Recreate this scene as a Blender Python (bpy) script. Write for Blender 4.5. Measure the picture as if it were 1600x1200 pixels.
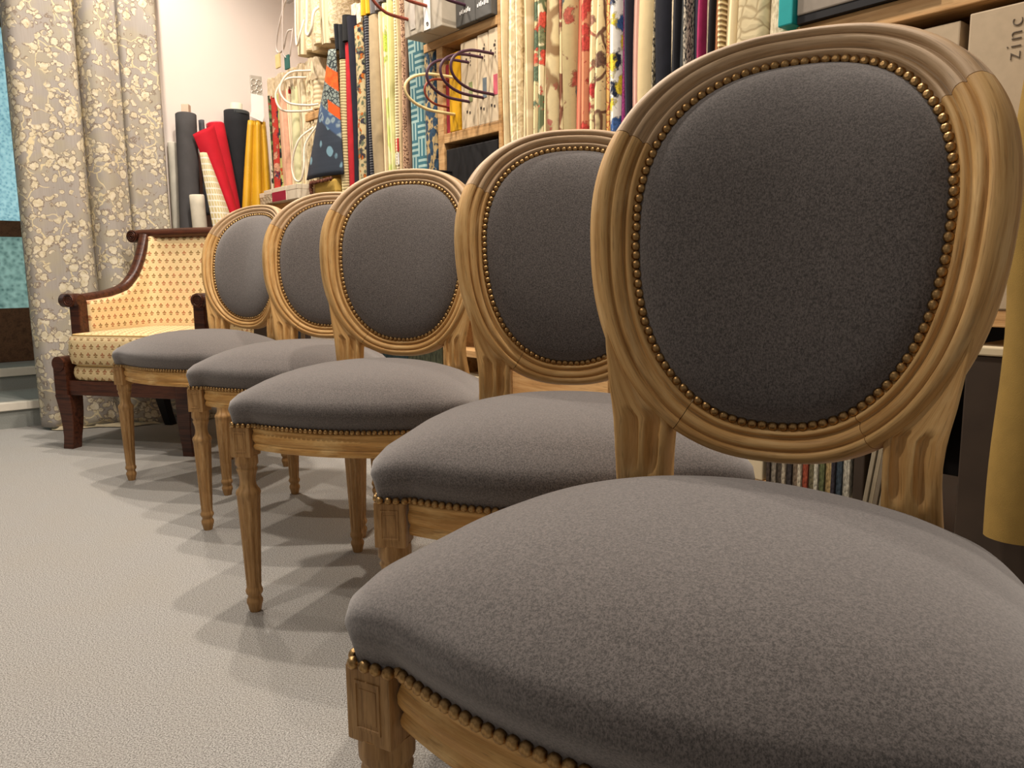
import bpy, bmesh, math, random
from mathutils import Vector, Matrix
random.seed(7)
SC = bpy.context.scene
for o in list(bpy.data.objects): bpy.data.objects.remove(o)
COL = SC.collection
PI = math.pi
sin, cos = math.sin, math.cos

# ------------------------------------------------------------------ camera
PITCH, ROLL, CAMH = .1443, .0106, .7059
cam = bpy.data.cameras.new('camera'); cam.sensor_width = 36; cam.lens = 1218.5*36/1600
cam.clip_start = .02; cam.clip_end = 60
co_ = bpy.data.objects.new('camera', cam); COL.objects.link(co_)
_u0 = Vector((0, sin(PITCH), cos(PITCH))); _r0 = Vector((1, 0, 0)); _f = Vector((0, cos(PITCH), -sin(PITCH)))
_r = _r0*cos(ROLL) - _u0*sin(ROLL); _u = _u0*cos(ROLL) + _r0*sin(ROLL)
co_.matrix_world = Matrix(((_r.x, _u.x, -_f.x, 0), (_r.y, _u.y, -_f.y, 0), (_r.z, _u.z, -_f.z, CAMH), (0, 0, 0, 1)))
SC.camera = co_

# ------------------------------------------------------------------ world, lights, exposure
SC.view_settings.view_transform = 'Standard'; SC.view_settings.look = 'None'
SC.view_settings.gamma = 1; SC.view_settings.use_curve_mapping = False
SC.view_settings.exposure = 0.0
wd = bpy.data.worlds.new('world'); SC.world = wd; wd.use_nodes = True
wd.node_tree.nodes['Background'].inputs[0].default_value = (1, .90, .82, 1)
wd.node_tree.nodes['Background'].inputs[1].default_value = .21
# room frame: u runs along the shelving (towards the viewer), w into the shelving wall
UX = Vector((.635, -.7725, 0)); WX = Vector((.7725, .635, 0)); RZ = math.atan2(-.7725, .635)
def sh(u, w, z=0): return UX*u + WX*w + Vector((0, 0, z))
def spot(u, w, z, power, col=(1, .89, .775), size=150, r=.035, tilt=(0, 0)):
    l = bpy.data.lights.new('ceiling_or_fill_spot', 'SPOT'); l.energy = power; l.color = col
    l.spot_size = math.radians(size); l.spot_blend = .6; l.shadow_soft_size = r
    o = bpy.data.objects.new('ceiling_or_fill_spot', l); COL.objects.link(o)
    o.location = sh(u, w, z); o.rotation_euler = (tilt[0], tilt[1], RZ); return o
for u, w, p in ((-3.65, 1.00, 78), (-2.75, 1.10, 96), (-1.80, 1.10, 97), (-.90, 1.05, 95)):
    spot(u, w, 2.65, p)
for u, w, p in ((-2.9, -.10, 26), (-1.3, -.35, 56)):  # front row: unseen fill lamps, added to brighten the chair fronts
    spot(u, w, 2.65, p)

# ------------------------------------------------------------------ helpers
def srgb(r, g, b):
    f = lambda c: (c/255/12.92) if c/255 <= .04045 else ((c/255+.055)/1.055)**2.4
    return (f(r), f(g), f(b), 1)
class MB:
    def __init__(s): s.v = []; s.f = []; s.uv = []; s.sm = []; s.vert = False
    def quadgrid(s, rows, closed_u=False, closed_v=False, uvs=None, smooth=True, flip=False):
        b = len(s.v); R = len(rows); K = len(rows[0])
        for r in rows: s.v += [tuple(p) for p in r]
        for i in range(R if closed_v else R-1):
            for j in range(K if closed_u else K-1):
                i2, j2 = (i+1) % R, (j+1) % K
                q = [b+i*K+j, b+i*K+j2, b+i2*K+j2, b+i2*K+j]
                if uvs:
                    u = [uvs(i, j), uvs(i, j+1), uvs(i+1, j+1), uvs(i+1, j)]
                else: u = [(0, 0)]*4
                if flip: q.reverse(); u.reverse()
                s.f.append(q); s.uv.append(u); s.sm.append(smooth)
    def ngon(s, pts, smooth=False):
        b = len(s.v); s.v += [tuple(p) for p in pts]; s.f.append(list(range(b, b+len(pts))))
        s.uv.append([(p[0], p[2]) for p in pts]); s.sm.append(smooth)
    def box(s, x0, x1, y0, y1, z0, z1, c=0.0):
        bm = bmesh.new(); bmesh.ops.create_cube(bm, size=1)
        for v in bm.verts: v.co = Vector(((x0+x1)/2+v.co.x*(x1-x0), (y0+y1)/2+v.co.y*(y1-y0), (z0+z1)/2+v.co.z*(z1-z0)))
        if c > 0: bmesh.ops.bevel(bm, geom=bm.edges[:], offset=c, segments=2, affect='EDGES', profile=.6)
        s.addbm(bm); bm.free(); return s
    def addbm(s, bm, mtx=None, smooth=False):
        b = len(s.v); bm.verts.ensure_lookup_table()
        for i, v in enumerate(bm.verts): v.index = i
        s.v += [tuple((mtx @ v.co) if mtx else v.co) for v in bm.verts]
        for f in bm.faces:
            s.f.append([b+v.index for v in f.verts]); n = f.normal
            a = max(range(3), key=lambda k: abs(n[k]))
            s.uv.append([(q[1], q[0]) if s.vert else q for q in [((v.co.y, v.co.z), (v.co.x, v.co.z), (v.co.x, v.co.y))[a] for v in f.verts]]); s.sm.append(smooth)
    def tube(s, pts, r, n=8, cap=True):
        pts = [Vector(p) for p in pts]; rows = []; up = Vector((0, 0, 1)); d0 = None; L = 0; Ls = []
        for i, p in enumerate(pts):
            d = (pts[min(i+1, len(pts)-1)]-pts[max(i-1, 0)]).normalized()
            if d0 is None:
                a = d.cross(Vector((.31, .77, .55))).normalized()
            else:
                a = (a - d*a.dot(d)).normalized()
            d0 = d; b = d.cross(a); rr = r[i] if isinstance(r, (list, tuple)) else r
            rows.append([p+a*rr*cos(2*PI*k/n)+b*rr*sin(2*PI*k/n) for k in range(n)])
            if i: L += (p-pts[i-1]).length
            Ls.append(L)
        Ls.append(L)
        s.quadgrid(rows, closed_u=True, uvs=lambda i, j: (Ls[i], j*.01))
        if cap: s.ngon(rows[0][::-1]); s.ngon(rows[-1])
        return s
    def lathe(s, prof, n=20, mod=None, cap=True):
        rows = []
        for (r, z) in prof:
            rows.append([((r+(mod(z, 2*PI*k/n) if mod else 0))*cos(2*PI*k/n), (r+(mod(z, 2*PI*k/n) if mod else 0))*sin(2*PI*k/n), z) for k in range(n)])
        s.quadgrid(rows, closed_u=True, uvs=lambda i, j: (prof[min(i, len(prof)-1)][1], j*.15/n))
        if cap: s.ngon(rows[0][::-1]); s.ngon(rows[-1])
        return s
    def xf(s, m): s.v = [tuple(m @ Vector(p)) for p in s.v]; return s
    def mesh(s, name):
        me = bpy.data.meshes.new(name); me.from_pydata(s.v, [], s.f)
        ul = me.uv_layers.new(name='uv')
        k = 0
        for i, f in enumerate(s.f):
            for q in s.uv[i]: ul.data[k].uv = q; k += 1
        me.polygons.foreach_set('use_smooth', s.sm); me.update()
        bm = bmesh.new(); bm.from_mesh(me); bmesh.ops.recalc_face_normals(bm, faces=bm.faces[:]); bm.to_mesh(me); bm.free()
        return me
    def build(s, name, mat, parent=None, **kw): return put(s.mesh(name), name, mat, parent, **kw)
def put(me, name, mat, parent=None, loc=None, rz=None):
    if mat and not me.materials: me.materials.append(mat)
    o = bpy.data.objects.new(name, me); COL.objects.link(o); o.parent = parent
    if loc is not None: o.location = loc
    if rz is not None: o.rotation_euler = (0, 0, rz)
    return o
def tag(o, label, cat, group=None, kind=None):
    o['label'] = label; o['category'] = cat
    if group: o['group'] = group
    if kind: o['kind'] = kind
    return o
def struct(o, label=None):
    o['kind'] = 'structure'
    if label: o['label'] = label
    return o
def thing(name, label, cat, loc=(0, 0, 0), rz=0, group=None):
    o = bpy.data.objects.new(name, None); COL.objects.link(o); o.location = loc; o.rotation_euler = (0, 0, rz)
    o.empty_display_size = .1
    return tag(o, label, cat, group)
def smooth_curve(pts, n):
    """Catmull-Rom through points"""
    P = [Vector(p) for p in pts]; P = [2*P[0]-P[1]]+P+[2*P[-1]-P[-2]]; out = []
    for i in range(1, len(P)-2):
        for k in range(n):
            t = k/n; a, b, c, d = P[i-1:i+3]
            out.append(.5*((2*b)+(c-a)*t+(2*a-5*b+4*c-d)*t*t+(3*b-a-3*c+d)*t**3))
    out.append(P[-2]); return out

# ------------------------------------------------------------------ materials
class NT:
    def __init__(s, name, rough=.8, metal=0, spec=.3):
        s.m = bpy.data.materials.new(name); s.m.use_nodes = True; s.t = s.m.node_tree
        s.b = s.t.nodes['Principled BSDF']; s.b.inputs['Roughness'].default_value = rough
        s.b.inputs['Metallic'].default_value = metal; s.b.inputs['Specular IOR Level'].default_value = spec
    def n(s, typ, ins=None, **props):
        nd = s.t.nodes.new(typ)
        for k, v in props.items(): setattr(nd, k, v)
        for k, v in (ins or {}).items(): s.set(nd.inputs[k], v)
        return nd
    def set(s, inp, v):
        if isinstance(v, bpy.types.NodeSocket): s.t.links.new(v, inp)
        else: inp.default_value = v
    def coord(s, kind='Object', scale=(1, 1, 1), rot=(0, 0, 0), loc=(0, 0, 0)):
        tc = s.n('ShaderNodeTexCoord'); mp = s.n('ShaderNodeMapping')
        s.t.links.new(tc.outputs[kind], mp.inputs[0]); mp.inputs['Scale'].default_value = scale
        mp.inputs['Rotation'].default_value = rot; mp.inputs['Location'].default_value = loc
        return mp.outputs[0]
    def noise(s, vec, scale, detail=3, rough=.5, dist=0, col=False):
        nd = s.n('ShaderNodeTexNoise', {'Scale': scale, 'Detail': detail, 'Roughness': rough, 'Distortion': dist, 'Vector': vec}); return nd.outputs[1 if col else 0]
    def voro(s, vec, scale, feature='F1', rnd=1, out='Distance'):
        nd = s.n('ShaderNodeTexVoronoi', {'Scale': scale, 'Randomness': rnd, 'Vector': vec}, feature=feature); return nd.outputs[out]
    def ramp(s, fac, stops, interp='LINEAR'):
        nd = s.n('ShaderNodeValToRGB', {'Fac': fac}); cr = nd.color_ramp; cr.interpolation = interp
        while len(cr.elements) < len(stops): cr.elements.new(.5)
        for e, (p, c) in zip(cr.elements, stops): e.position = p; e.color = c if len(c) == 4 else (*c, 1)
        return nd.outputs[0]
    def mix(s, fac, a, b, blend='MIX'):
        nd = s.n('ShaderNodeMix', data_type='RGBA', blend_type=blend)
        s.set(nd.inputs[0], fac); s.set(nd.inputs[6], a); s.set(nd.inputs[7], b); return nd.outputs[2]
    def math(s, op, a, b=0, c=0):
        nd = s.n('ShaderNodeMath', operation=op); s.set(nd.inputs[0], a); s.set(nd.inputs[1], b)
        if len(nd.inputs) > 2: s.set(nd.inputs[2], c)
        return nd.outputs[0]
    def step(s, x, lo, hi):
        nd = s.n('ShaderNodeMapRange', {'Value': x, 'From Min': lo, 'From Max': hi}); return nd.outputs[0]
    def sep(s, vec): return s.n('ShaderNodeSeparateXYZ', {0: vec}).outputs
    def warp(s, vec, amt, scale):
        nz = s.noise(vec, scale, 2, col=True)
        a = s.n('ShaderNodeVectorMath', operation='SUBTRACT'); s.set(a.inputs[0], nz); a.inputs[1].default_value = (.5, .5, .5)
        m = s.n('ShaderNodeVectorMath', operation='SCALE'); s.set(m.inputs[0], a.outputs[0]); m.inputs['Scale'].default_value = amt
        d = s.n('ShaderNodeVectorMath', operation='ADD'); s.set(d.inputs[0], vec); s.set(d.inputs[1], m.outputs[0]); return d.outputs[0]
    def bump(s, h, dist=.001, strength=1):
        nd = s.n('ShaderNodeBump', {'Height': h, 'Distance': dist, 'Strength': strength}); s.t.links.new(nd.outputs[0], s.b.inputs['Normal'])
    def base(s, c): s.set(s.b.inputs['Base Color'], c); return s
def plain(name, c, rough=.8, metal=0, var=.12, scale=40, bump=0, spec=.3):
    t = NT(name, rough, metal, spec); v = t.coord()
    k = t.noise(v, scale, 3); dk = tuple(x*(1-var) for x in c[:3])+(1,); lt = tuple(min(1, x*(1+var)) for x in c[:3])+(1,)
    t.base(t.ramp(k, [(.3, dk), (.7, lt)]))
    if bump: t.bump(t.noise(v, 900, 2), bump)
    return t.m
def wood(name, c1, c2, pale, scale=1.0, rough=.55, kind='UV', wear=.5):
    t = NT(name, rough, 0, .35); v = t.coord(kind, (5*scale, 85*scale, 85*scale)); v2 = t.coord(kind, (9*scale, 30*scale, 30*scale))
    g = t.noise(t.warp(v, .8, .6), 1, 5, .62); st = t.noise(v2, 1.3, 4, .6)
    c = t.ramp(g, [(.30, tuple(x*.62 for x in c1[:3])), (.42, c1), (.56, c2), (.68, c1), (.80, c2)])
    c = t.mix(t.math('MULTIPLY', t.step(st, .52, .74), wear), c, pale)
    pores = t.noise(t.coord(kind, (30*scale, 500*scale, 500*scale)), 1, 2)
    c = t.mix(t.math('MULTIPLY', t.step(pores, .58, .68), .45), c, tuple(x*.45 for x in c1[:3])+(1,))
    t.base(c); t.bump(t.math('ADD', g, t.math('MULTIPLY', pores, -.5)), .0006); return t.m
def uvcloth(name, c_dark, c_light, scale=1.0, sheen=.25):
    t = NT(name, .95, 0, .1); v = t.coord('Object')
    a = t.noise(v, 430*scale, 3, .75); b = t.noise(t.coord('Object', (1, 1, .35)), 1000*scale, 2, .7); w = t.noise(v, 6, 2)
    k = t.math('ADD', t.math('MULTIPLY', a, .55), t.math('MULTIPLY', b, .45))
    c = t.ramp(k, [(.41, c_dark), (.59, c_light)])
    c = t.mix(t.math('MULTIPLY', w, .12), c, c_light)
    t.base(c); t.b.inputs['Sheen Weight'].default_value = sheen; t.b.inputs['Sheen Roughness'].default_value = .65
    t.b.inputs['Sheen Tint'].default_value = (.95, .92, .9, 1)
    t.bump(k, .0003); return t.m
def floral(name, base, cols, scale=22, th=.32, vine=None, coord='Object', warp=.02, rough=.85):
    t = NT(name, rough, 0, .2); v0 = t.coord(coord); v = t.warp(v0, warp, 30)
    c = t.mix(t.noise(v0, 60, 2), base, tuple(x*.82 for x in base[:3])+(1,))
    if vine:
        wv = t.voro(t.warp(v0, .03, 18), scale*.55, 'DISTANCE_TO_EDGE'); c = t.mix(t.math('SUBTRACT', 1, t.step(wv, .03, .06)), c, vine)
    for i, q in enumerate(cols):
        vv = t.coord(coord, loc=(.37*i, .19*i, .53*i)); vv = t.warp(vv, warp*1.6, 34)
        d = t.math('ADD', t.voro(vv, scale*(.75+.25*i)), t.math('MULTIPLY', t.math('SUBTRACT', t.noise(vv, scale*5, 3, .7), .5), .45)); m = t.math('SUBTRACT', 1, t.step(d, th-.03, th))
        sh_ = t.ramp(t.noise(vv, 130, 2), [(.35, tuple(x*.6 for x in q[:3])), (.65, tuple(min(1, x*1.15) for x in q[:3]))])
        ol = t.math('SUBTRACT', 1, t.step(t.math('ABSOLUTE', t.math('SUBTRACT', d, th)), .015, .045)); c = t.mix(m, c, sh_)
        c = t.mix(t.math('MULTIPLY', ol, .55), c, tuple(x*.35 for x in q[:3])+(1,))
    fl = t.math('ADD', t.voro(t.warp(v0, .03, 40), scale*3.2), t.math('MULTIPLY', t.math('SUBTRACT', t.noise(v0, scale*9, 2), .5), .3))
    gt = t.step(t.noise(v0, scale*.9, 2), .50, .54)
    c = t.mix(t.math('MULTIPLY', gt, t.math('MULTIPLY', .7, t.math('SUBTRACT', 1, t.step(fl, .20, .24)))), c, tuple(x*.7 for x in cols[-1][:3])+(1,))
    t.base(c); t.bump(t.noise(v0, 700, 2), .0005); return t.m
W_STILE = wood('wood_stile', srgb(196, 150, 90), srgb(218, 176, 114), srgb(242, 212, 156))
W_CREST = wood('wood_crest', srgb(182, 150, 112), srgb(204, 174, 138), srgb(226, 202, 172))
W_RAIL = wood('wood_rail', srgb(198, 148, 82), srgb(220, 174, 106), srgb(250, 218, 154), wear=.7)
W_LEG = wood('wood_leg_shaded', srgb(152, 114, 68), srgb(178, 138, 88), srgb(216, 180, 128), wear=.6)  # same chair wood, made darker: shade on the legs put into the colour
W_SHELF = wood('wood_shelf', srgb(196, 150, 96), srgb(214, 172, 118), srgb(224, 186, 136), scale=.5, kind='Object', wear=.3)
W_DARK = wood('wood_mahogany', srgb(58, 30, 20), srgb(84, 46, 30), srgb(110, 62, 40), scale=.7, rough=.32, kind='Object', wear=.3)
W_DOOR = wood('wood_door', srgb(88, 60, 38), srgb(108, 76, 50), srgb(124, 90, 62), scale=.4, kind='Object', wear=.3)
CLOTH = uvcloth('grey_wool', srgb(46, 41, 38), srgb(108, 100, 96), 1.0, .48)
CLOTH_BACK = CLOTH
def mk_brass():
    t = NT('antique_brass', .42, 1, .5); v = t.coord('Object'); k = t.noise(v, 260, 3)
    t.base(t.ramp(k, [(.3, srgb(134, 102, 62)), (.7, srgb(200, 164, 112))])); return t.m
BRASS = mk_brass()
def mk_carpet():
    t = NT('carpet', 1, 0, .05); v = t.coord('Object')
    a = t.noise(v, 400, 3, .8); b = t.noise(v, 5, 3); d = t.noise(v, 200, 2)
    c = t.ramp(a, [(.38, srgb(98, 95, 90)), (.5, srgb(168, 165, 160)), (.62, srgb(206, 204, 199))])
    c = t.mix(t.math('MULTIPLY', t.step(b, .4, .7), .18), c, srgb(168, 160, 146))
    t.base(c); t.bump(t.math('ADD', a, t.math('MULTIPLY', d, .6)), .0012); return t.m
CARPET = mk_carpet()
PLASTER = plain('plaster', srgb(236, 224, 214), .9, 0, .015, 3, .0003)
STEPCARPET = plain('step_carpet', srgb(150, 152, 146), 1, 0, .12, 300, .001)
NOSING = plain('step_nosing', srgb(222, 214, 198), .5, 0, .03)
CREAMPAINT = plain('cream_paint', srgb(206, 190, 158), .6, 0, .05, 8)
BLACK = plain('black_board', srgb(24, 22, 24), .6, 0, .1)
DARKBOX = plain('dark_box', srgb(58, 46, 36), .7, 0, .15, 12)

# ------------------------------------------------------------------ the room
m = MB(); m.quadgrid([[(-9, -4, 0), (6, -4, 0)], [(-9, 8, 0), (6, 8, 0)]], smooth=False)
struct(m.build('floor', CARPET), 'pale beige cut pile carpet')
UF = -4.25                                                          # far wall
def room(name, mat, u0, u1, w0, w1, z0, z1, c=0):
    m = MB(); m.box(u0, u1, w0, w1, z0, z1, c); return m.build(name, mat, None, rz=RZ)
struct(room('wall_far', PLASTER, UF-.12, UF, .84, 2.14, 0, 2.9), 'off white plaster wall behind the fabric rolls')
struct(room('wall_shelves', PLASTER, UF-.12, 1.2, 2.04, 2.14, 0, 2.9), 'off white wall behind the shelving')
struct(room('wall_recess', PLASTER, -5.2, UF-.12, .84, .94, 0, 2.9), 'side of the door recess')
struct(room('wall_header', PLASTER, UF-.12, UF, -1.2, .84, 2.35, 2.9), 'wall above the door recess')
st = room('floor_step', STEPCARPET, -4.70, -4.26, -1.2, .84, 0, .085); struct(st, 'grey carpeted lower step')
m = MB(); m.box(-4.72, -4.245, -1.2, .84, .0851, .123, .004); m.build('step_nosing', NOSING, st)
m = MB(); m.box(-4.70, -4.285, -1.2, .84, .1231, .126); m.build('step_tread', STEPCARPET, st)
st = room('floor_step', STEPCARPET, -5.12, -4.72, -1.2, .84, 0, .195); struct(st, 'grey carpeted upper step')
m = MB(); m.box(-5.14, -4.705, -1.2, .84, .1951, .237, .004); m.build('step_nosing', NOSING, st)
m = MB(); m.box(-5.12, -4.745, -1.2, .84, .2371, .240); m.build('step_tread', STEPCARPET, st)
def mk_glass(name, c1, c2, s, e):
    t = NT(name, .12, 0, .6); v = t.coord('Object'); w = t.voro(t.warp(v, .02, 40), s, 'SMOOTH_F1'); g = t.noise(v, 5, 3)
    c = t.ramp(t.math('ADD', t.math('MULTIPLY', w, .8), t.math('MULTIPLY', g, .5)), [(.25, c1), (.8, c2)])
    t.base(c); t.set(t.b.inputs['Emission Color'], c); t.b.inputs['Emission Strength'].default_value = e; t.bump(w, .006); return t.m
G_UP = mk_glass('rippled_glass', srgb(96, 150, 166), srgb(168, 214, 220), 70, .75)
G_LO = mk_glass('hammered_glass', srgb(84, 120, 116), srgb(150, 190, 182), 46, .5)
door = thing('door_1', 'dark wooden glazed door with rippled glass at top of the steps', 'door', sh(-5.05, 0, 0), RZ)
del door['category']; door['kind'] = 'structure'
for nm, mt, z0, z1, d in (('bottom_panel', W_DOOR, .24, .532, .05), ('mid_rail', W_DOOR, .915, 1.0, .06), ('top_rail', W_DOOR, 2.0, 2.3, .06)):
    m = MB(); m.box(-.02, d-.02, -1.0, .84, z0, z1, .004); m.build(nm, mt, door)
m = MB(); m.box(-.008, .006, -1.0, .84, .532, .915); m.build('glass_pane', G_LO, door)
m = MB(); m.box(-.008, .006, -1.0, .84, 1.0, 2.0); m.build('glass_pane', G_UP, door)
m = MB(); m.box(-.02, .045, .16, .25, .24, 2.3, .004); m.build('door_stile', W_DOOR, door)

# ------------------------------------------------------------------ medallion chairs
A_, B_, E_, NN, TAP, KC, YB, ZB, TI = .1527, .192, .0383, 2.364, .0927, .0462, .4103, .7306, .2075
def oval(th, e, h=0.0, s=1.0):
    """point on the curved oval back; e = margin outside the nail line, h = height in front, s = shrink"""
    c, d = cos(th), sin(th)
    X = (A_+e)*s*math.copysign(abs(c)**(2/NN), c); Z = (B_+e)*s*math.copysign(abs(d)**(2/NN), d)
    X *= 1+TAP*Z/B_
    return bsurf(X, Z, h)
def bsurf(X, Z, h=0.0):
    n = Vector((-2*KC*X/A_**2, -1, 0)).normalized(); n = Vector((n.x, n.y*cos(TI), -n.y*sin(TI)))
    return Vector((X, YB+Z*sin(TI)-KC*(X/A_)**2, ZB+Z*cos(TI)))+n*h
def bnorm(X):
    n = Vector((-2*KC*X/A_**2, -1, 0)).normalized(); return Vector((n.x, n.y*cos(TI), -n.y*sin(TI)))
# arc-length table so that joints and nails sit evenly
NT_ = 1440
_tp = [oval(2*PI*i/NT_, 0) for i in range(NT_+1)]
_ac = [0]
for i in range(NT_): _ac.append(_ac[-1]+(_tp[i+1]-_tp[i]).length)
def th_at(L):
    L = L % _ac[-1]; lo, hi = 0, NT_
    while hi-lo > 1:
        q = (lo+hi)//2
        if _ac[q] <= L: lo = q
        else: hi = q
    return 2*PI*(lo+(L-_ac[lo])/(_ac[hi]-_ac[lo]))/NT_
def len_at(th): return _ac[int(round(th/(2*PI)*NT_)) % NT_]
PROF = [(-.009, .0), (-.009, .0055), (-.001, .006), (.0045, .0065), (.006, .0095), (.008, .0112), (.0102, .0105), (.0113, .008), (.0125, .0048), (.0142, .0075), (.0165, .0102), (.0195, .0122),
        (.0228, .0122), (.0247, .0108), (.0257, .0066), (.0266, .007), (.0282, .0112), (.0306, .0124), (.0335, .0114), (.036, .0088), (.0376, .0052), (.0383, .0), (.0383, -.012), (.037, -.018), (.033, -.022), (.0, -.022), (-.009, -.016)]
_pl = [0]
for i in range(1, len(PROF)): _pl.append(_pl[-1]+math.dist(PROF[i], PROF[i-1]))
_pl.append(_pl[-1]+.02)
def frame_piece(t0, t1, n):
    L0, L1 = len_at(t0), len_at(t1)
    if L1 <= L0: L1 += _ac[-1]
    L0 += .0003; L1 -= .0003
    m = MB(); rows = []; g = random.random()*9
    for i in range(n+1):
        th = th_at(L0+(L1-L0)*i/n); rows.append([oval(th, e, h) for e, h in PROF])
    m.quadgrid(rows, closed_u=True, uvs=lambda i, j: (L0+(L1-L0)*i/n+g, _pl[j]))
    m.ngon(rows[0][::-1]); m.ngon(rows[-1]); return m
R_ = math.radians
J = [R_(37), R_(150), R_(238), R_(301)]
ME = {}
ME['crest_rail'] = frame_piece(J[0], J[1], 56).mesh('crest_rail'); ME['crest_rail'].materials.append(W_CREST)
ME['stile_l'] = frame_piece(J[1], J[2], 46).mesh('back_stile'); ME['stile_l'].materials.append(W_STILE)
ME['stile_r'] = frame_piece(J[3], J[0], 46).mesh('back_stile'); ME['stile_r'].materials.append(W_STILE)
ME['lower_rail'] = frame_piece(J[2], J[3], 30).mesh('lower_rail'); ME['lower_rail'].materials.append(W_STILE)
def pad(front=True):
    m = MB(); rows = []; K = 96
    prof = [(1.0, .0035), (.985, .0105), (.95, .0175), (.90, .0232), (.82, .0290), (.70, .0348), (.55, .0395), (.38, .0425), (.2, .044), (.02, .0444)]
    for s, h in prof:
        if not front: h = -.016-h*.35
        rows.append([oval(th_at(_ac[-1]*k/K), -.001, h, s) for k in range(K)])
    m.quadgrid(rows, closed_u=True); m.ngon(rows[-1]); return m
ME['back_cushion'] = pad().mesh('back_cushion'); ME['back_cushion'].materials.append(CLOTH_BACK)
ME['back_panel'] = pad(False).mesh('back_panel'); ME['back_panel'].materials.append(CLOTH_BACK)
# back posts with two carved flutes
def post(sg):
    zs = [.36, .40, .44, .47, .50, .525, .545, .56, .58, .60, .62, .64, .66]
    outer = [.166, .165, .163, .160, .1575, .157, .1585, .161, .165, .168, .171, .1735, .176]
    rows = []; front = []; NXX = 14; N2 = 60
    def lerp(arr, z):
        for i in range(len(zs)-1):
            if z <= zs[i+1]: t = (z-zs[i])/(zs[i+1]-zs[i]); return arr[i]*(1-t)+arr[i+1]*t
        return arr[-1]
    for q in range(N2+1):
        z = .36+(.655-.36)*q/N2; xo = lerp(outer, z)
        Z = (z-ZB)/cos(TI); a = 1-(min(1, abs(Z)/(B_+E_)))**NN
        xi = (A_+E_)*a**(1/NN)*(1+TAP*Z/B_)-.010 if a > 0 else 0
        xi = max(xi, .107-.002*(z-.5)*10)
        xi = min(xi, xo-.003)
        row = []
        yy = bsurf(.150, Z).y
        tb = min(1, max(0, (z-.44)/.11)); tb = tb*tb*(3-2*tb)
        ybase = .352
        for k in range(NXX*3+1):
            f = k/(NXX*3); x = xi+(xo-xi)*f
            ys = bsurf(x, Z, .0045).y*tb+(ybase-.012)*(1-tb)
            # flutes
            d = 0
            if .486 < z < .556 and f > .08:
                vv = (z-.486)/.07; env = math.sqrt(max(0, 1-abs(2*vv-1)**3))
                for c0, w0 in ((.27, .145), (.68, .15)):
                    r = abs(f-c0)/(w0*(.35+.65*env))
                    if r < 1: d = max(d, .0095*env*math.sqrt(1-r*r))
            ed = min(f, 1-f)*(xo-xi)
            rnd = .003*(1-min(1, ed/.004))**2
            row.append(Vector((sg*x, ys+d+rnd, z)))
        back = [Vector((sg*xo, row[-1].y+.036, z)), Vector((sg*xi, row[0].y+.036, z))]
        rows.append(row+back)
    m = MB(); m.quadgrid(rows, closed_u=True, uvs=lambda i, j: (i*.005+sg, j*.0012)); m.ngon(rows[0][::-1]); m.ngon(rows[-1])
    return m
for sg, nm in ((-1, 'post_l'), (1, 'post_r')):
    ME[nm] = post(sg).mesh('back_post'); ME[nm].materials.append(W_STILE)
# seat
def front_y(x):
    a = abs(x)
    if a > .2: return -.020+max(0, (a-.236))*1.2
    return -.013-.044*(1-(a/.2)**2)
OUT = []
for i in range(61):
    x = -.243+.486*i/60; OUT.append((x, front_y(x)))
sideR = [(.243-.068*t+.010*sin(PI*t), -.006+.366*t) for t in [i/30 for i in range(31)]]
rear = [(.160-.32*i/24, .366) for i in range(25)]
OUT = OUT+sideR+rear+[(-x, y) for x, y in sideR[::-1]]
def cushion():
    m = MB(); K = len(OUT); cx, cy = 0, .165; rows = []
    nrm = []
    for k in range(K):
        a = OUT[k-2]; b = OUT[(k+2) % K]; t = Vector((b[0]-a[0], b[1]-a[1])).normalized(); nrm.append(Vector((t.y, -t.x)))
    for _ in range(4): nrm = [((nrm[k-1]+nrm[k]*2+nrm[(k+1) % K])/4).normalized() for k in range(K)]
    cur = [Vector(p) for p in OUT]; L0 = 1
    for s, off, z, it in ((1, -.003, .398, 0), (1, .0, .404, 0), (1, .0025, .410, 1), (1, .009, .421, 4), (1.002, .0175, .435, 8), (1.0, .0185, .449, 10), (.99, .0125, .462, 20), (.962, .002, .4745, 40), (.92, 0, .4845, 60), (.85, 0, .494, 90), (.76, 0, .502, 90), (.63, 0, .509, 90), (.46, 0, .514, 90), (.28, 0, .5165, 90), (.1, 0, .5175, 0)):
        for _ in range(it): cur = [(cur[k-1]+cur[k]*2+cur[(k+1) % K])/4 for k in range(K)]
        for _ in range(it): nrm = [((nrm[k-1]+nrm[k]*2+nrm[(k+1) % K])/4).normalized() for k in range(K)]
        rows.append([(cx+(cur[k].x-cx)*s+nrm[k].x*off, cy+(cur[k].y-cy)*s+nrm[k].y*off, z) for k in range(K)])
    m.quadgrid(rows, closed_u=True); m.ngon(rows[-1]); m.ngon(rows[0][::-1]); return m
ME['seat_cushion'] = cushion().mesh('seat_cushion'); ME['seat_cushion'].materials.append(CLOTH)
RPROF = [(.350, -.020), (.350, -.004), (.3535, .0015), (.359, .0028), (.3635, .0008), (.3655, -.0012), (.368, .0012), (.374, .0042), (.381, .0048), (.3865, .0022), (.389, .0006), (.3915, .0022), (.396, .002), (.3985, -.001), (.3985, -.020)]
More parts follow.
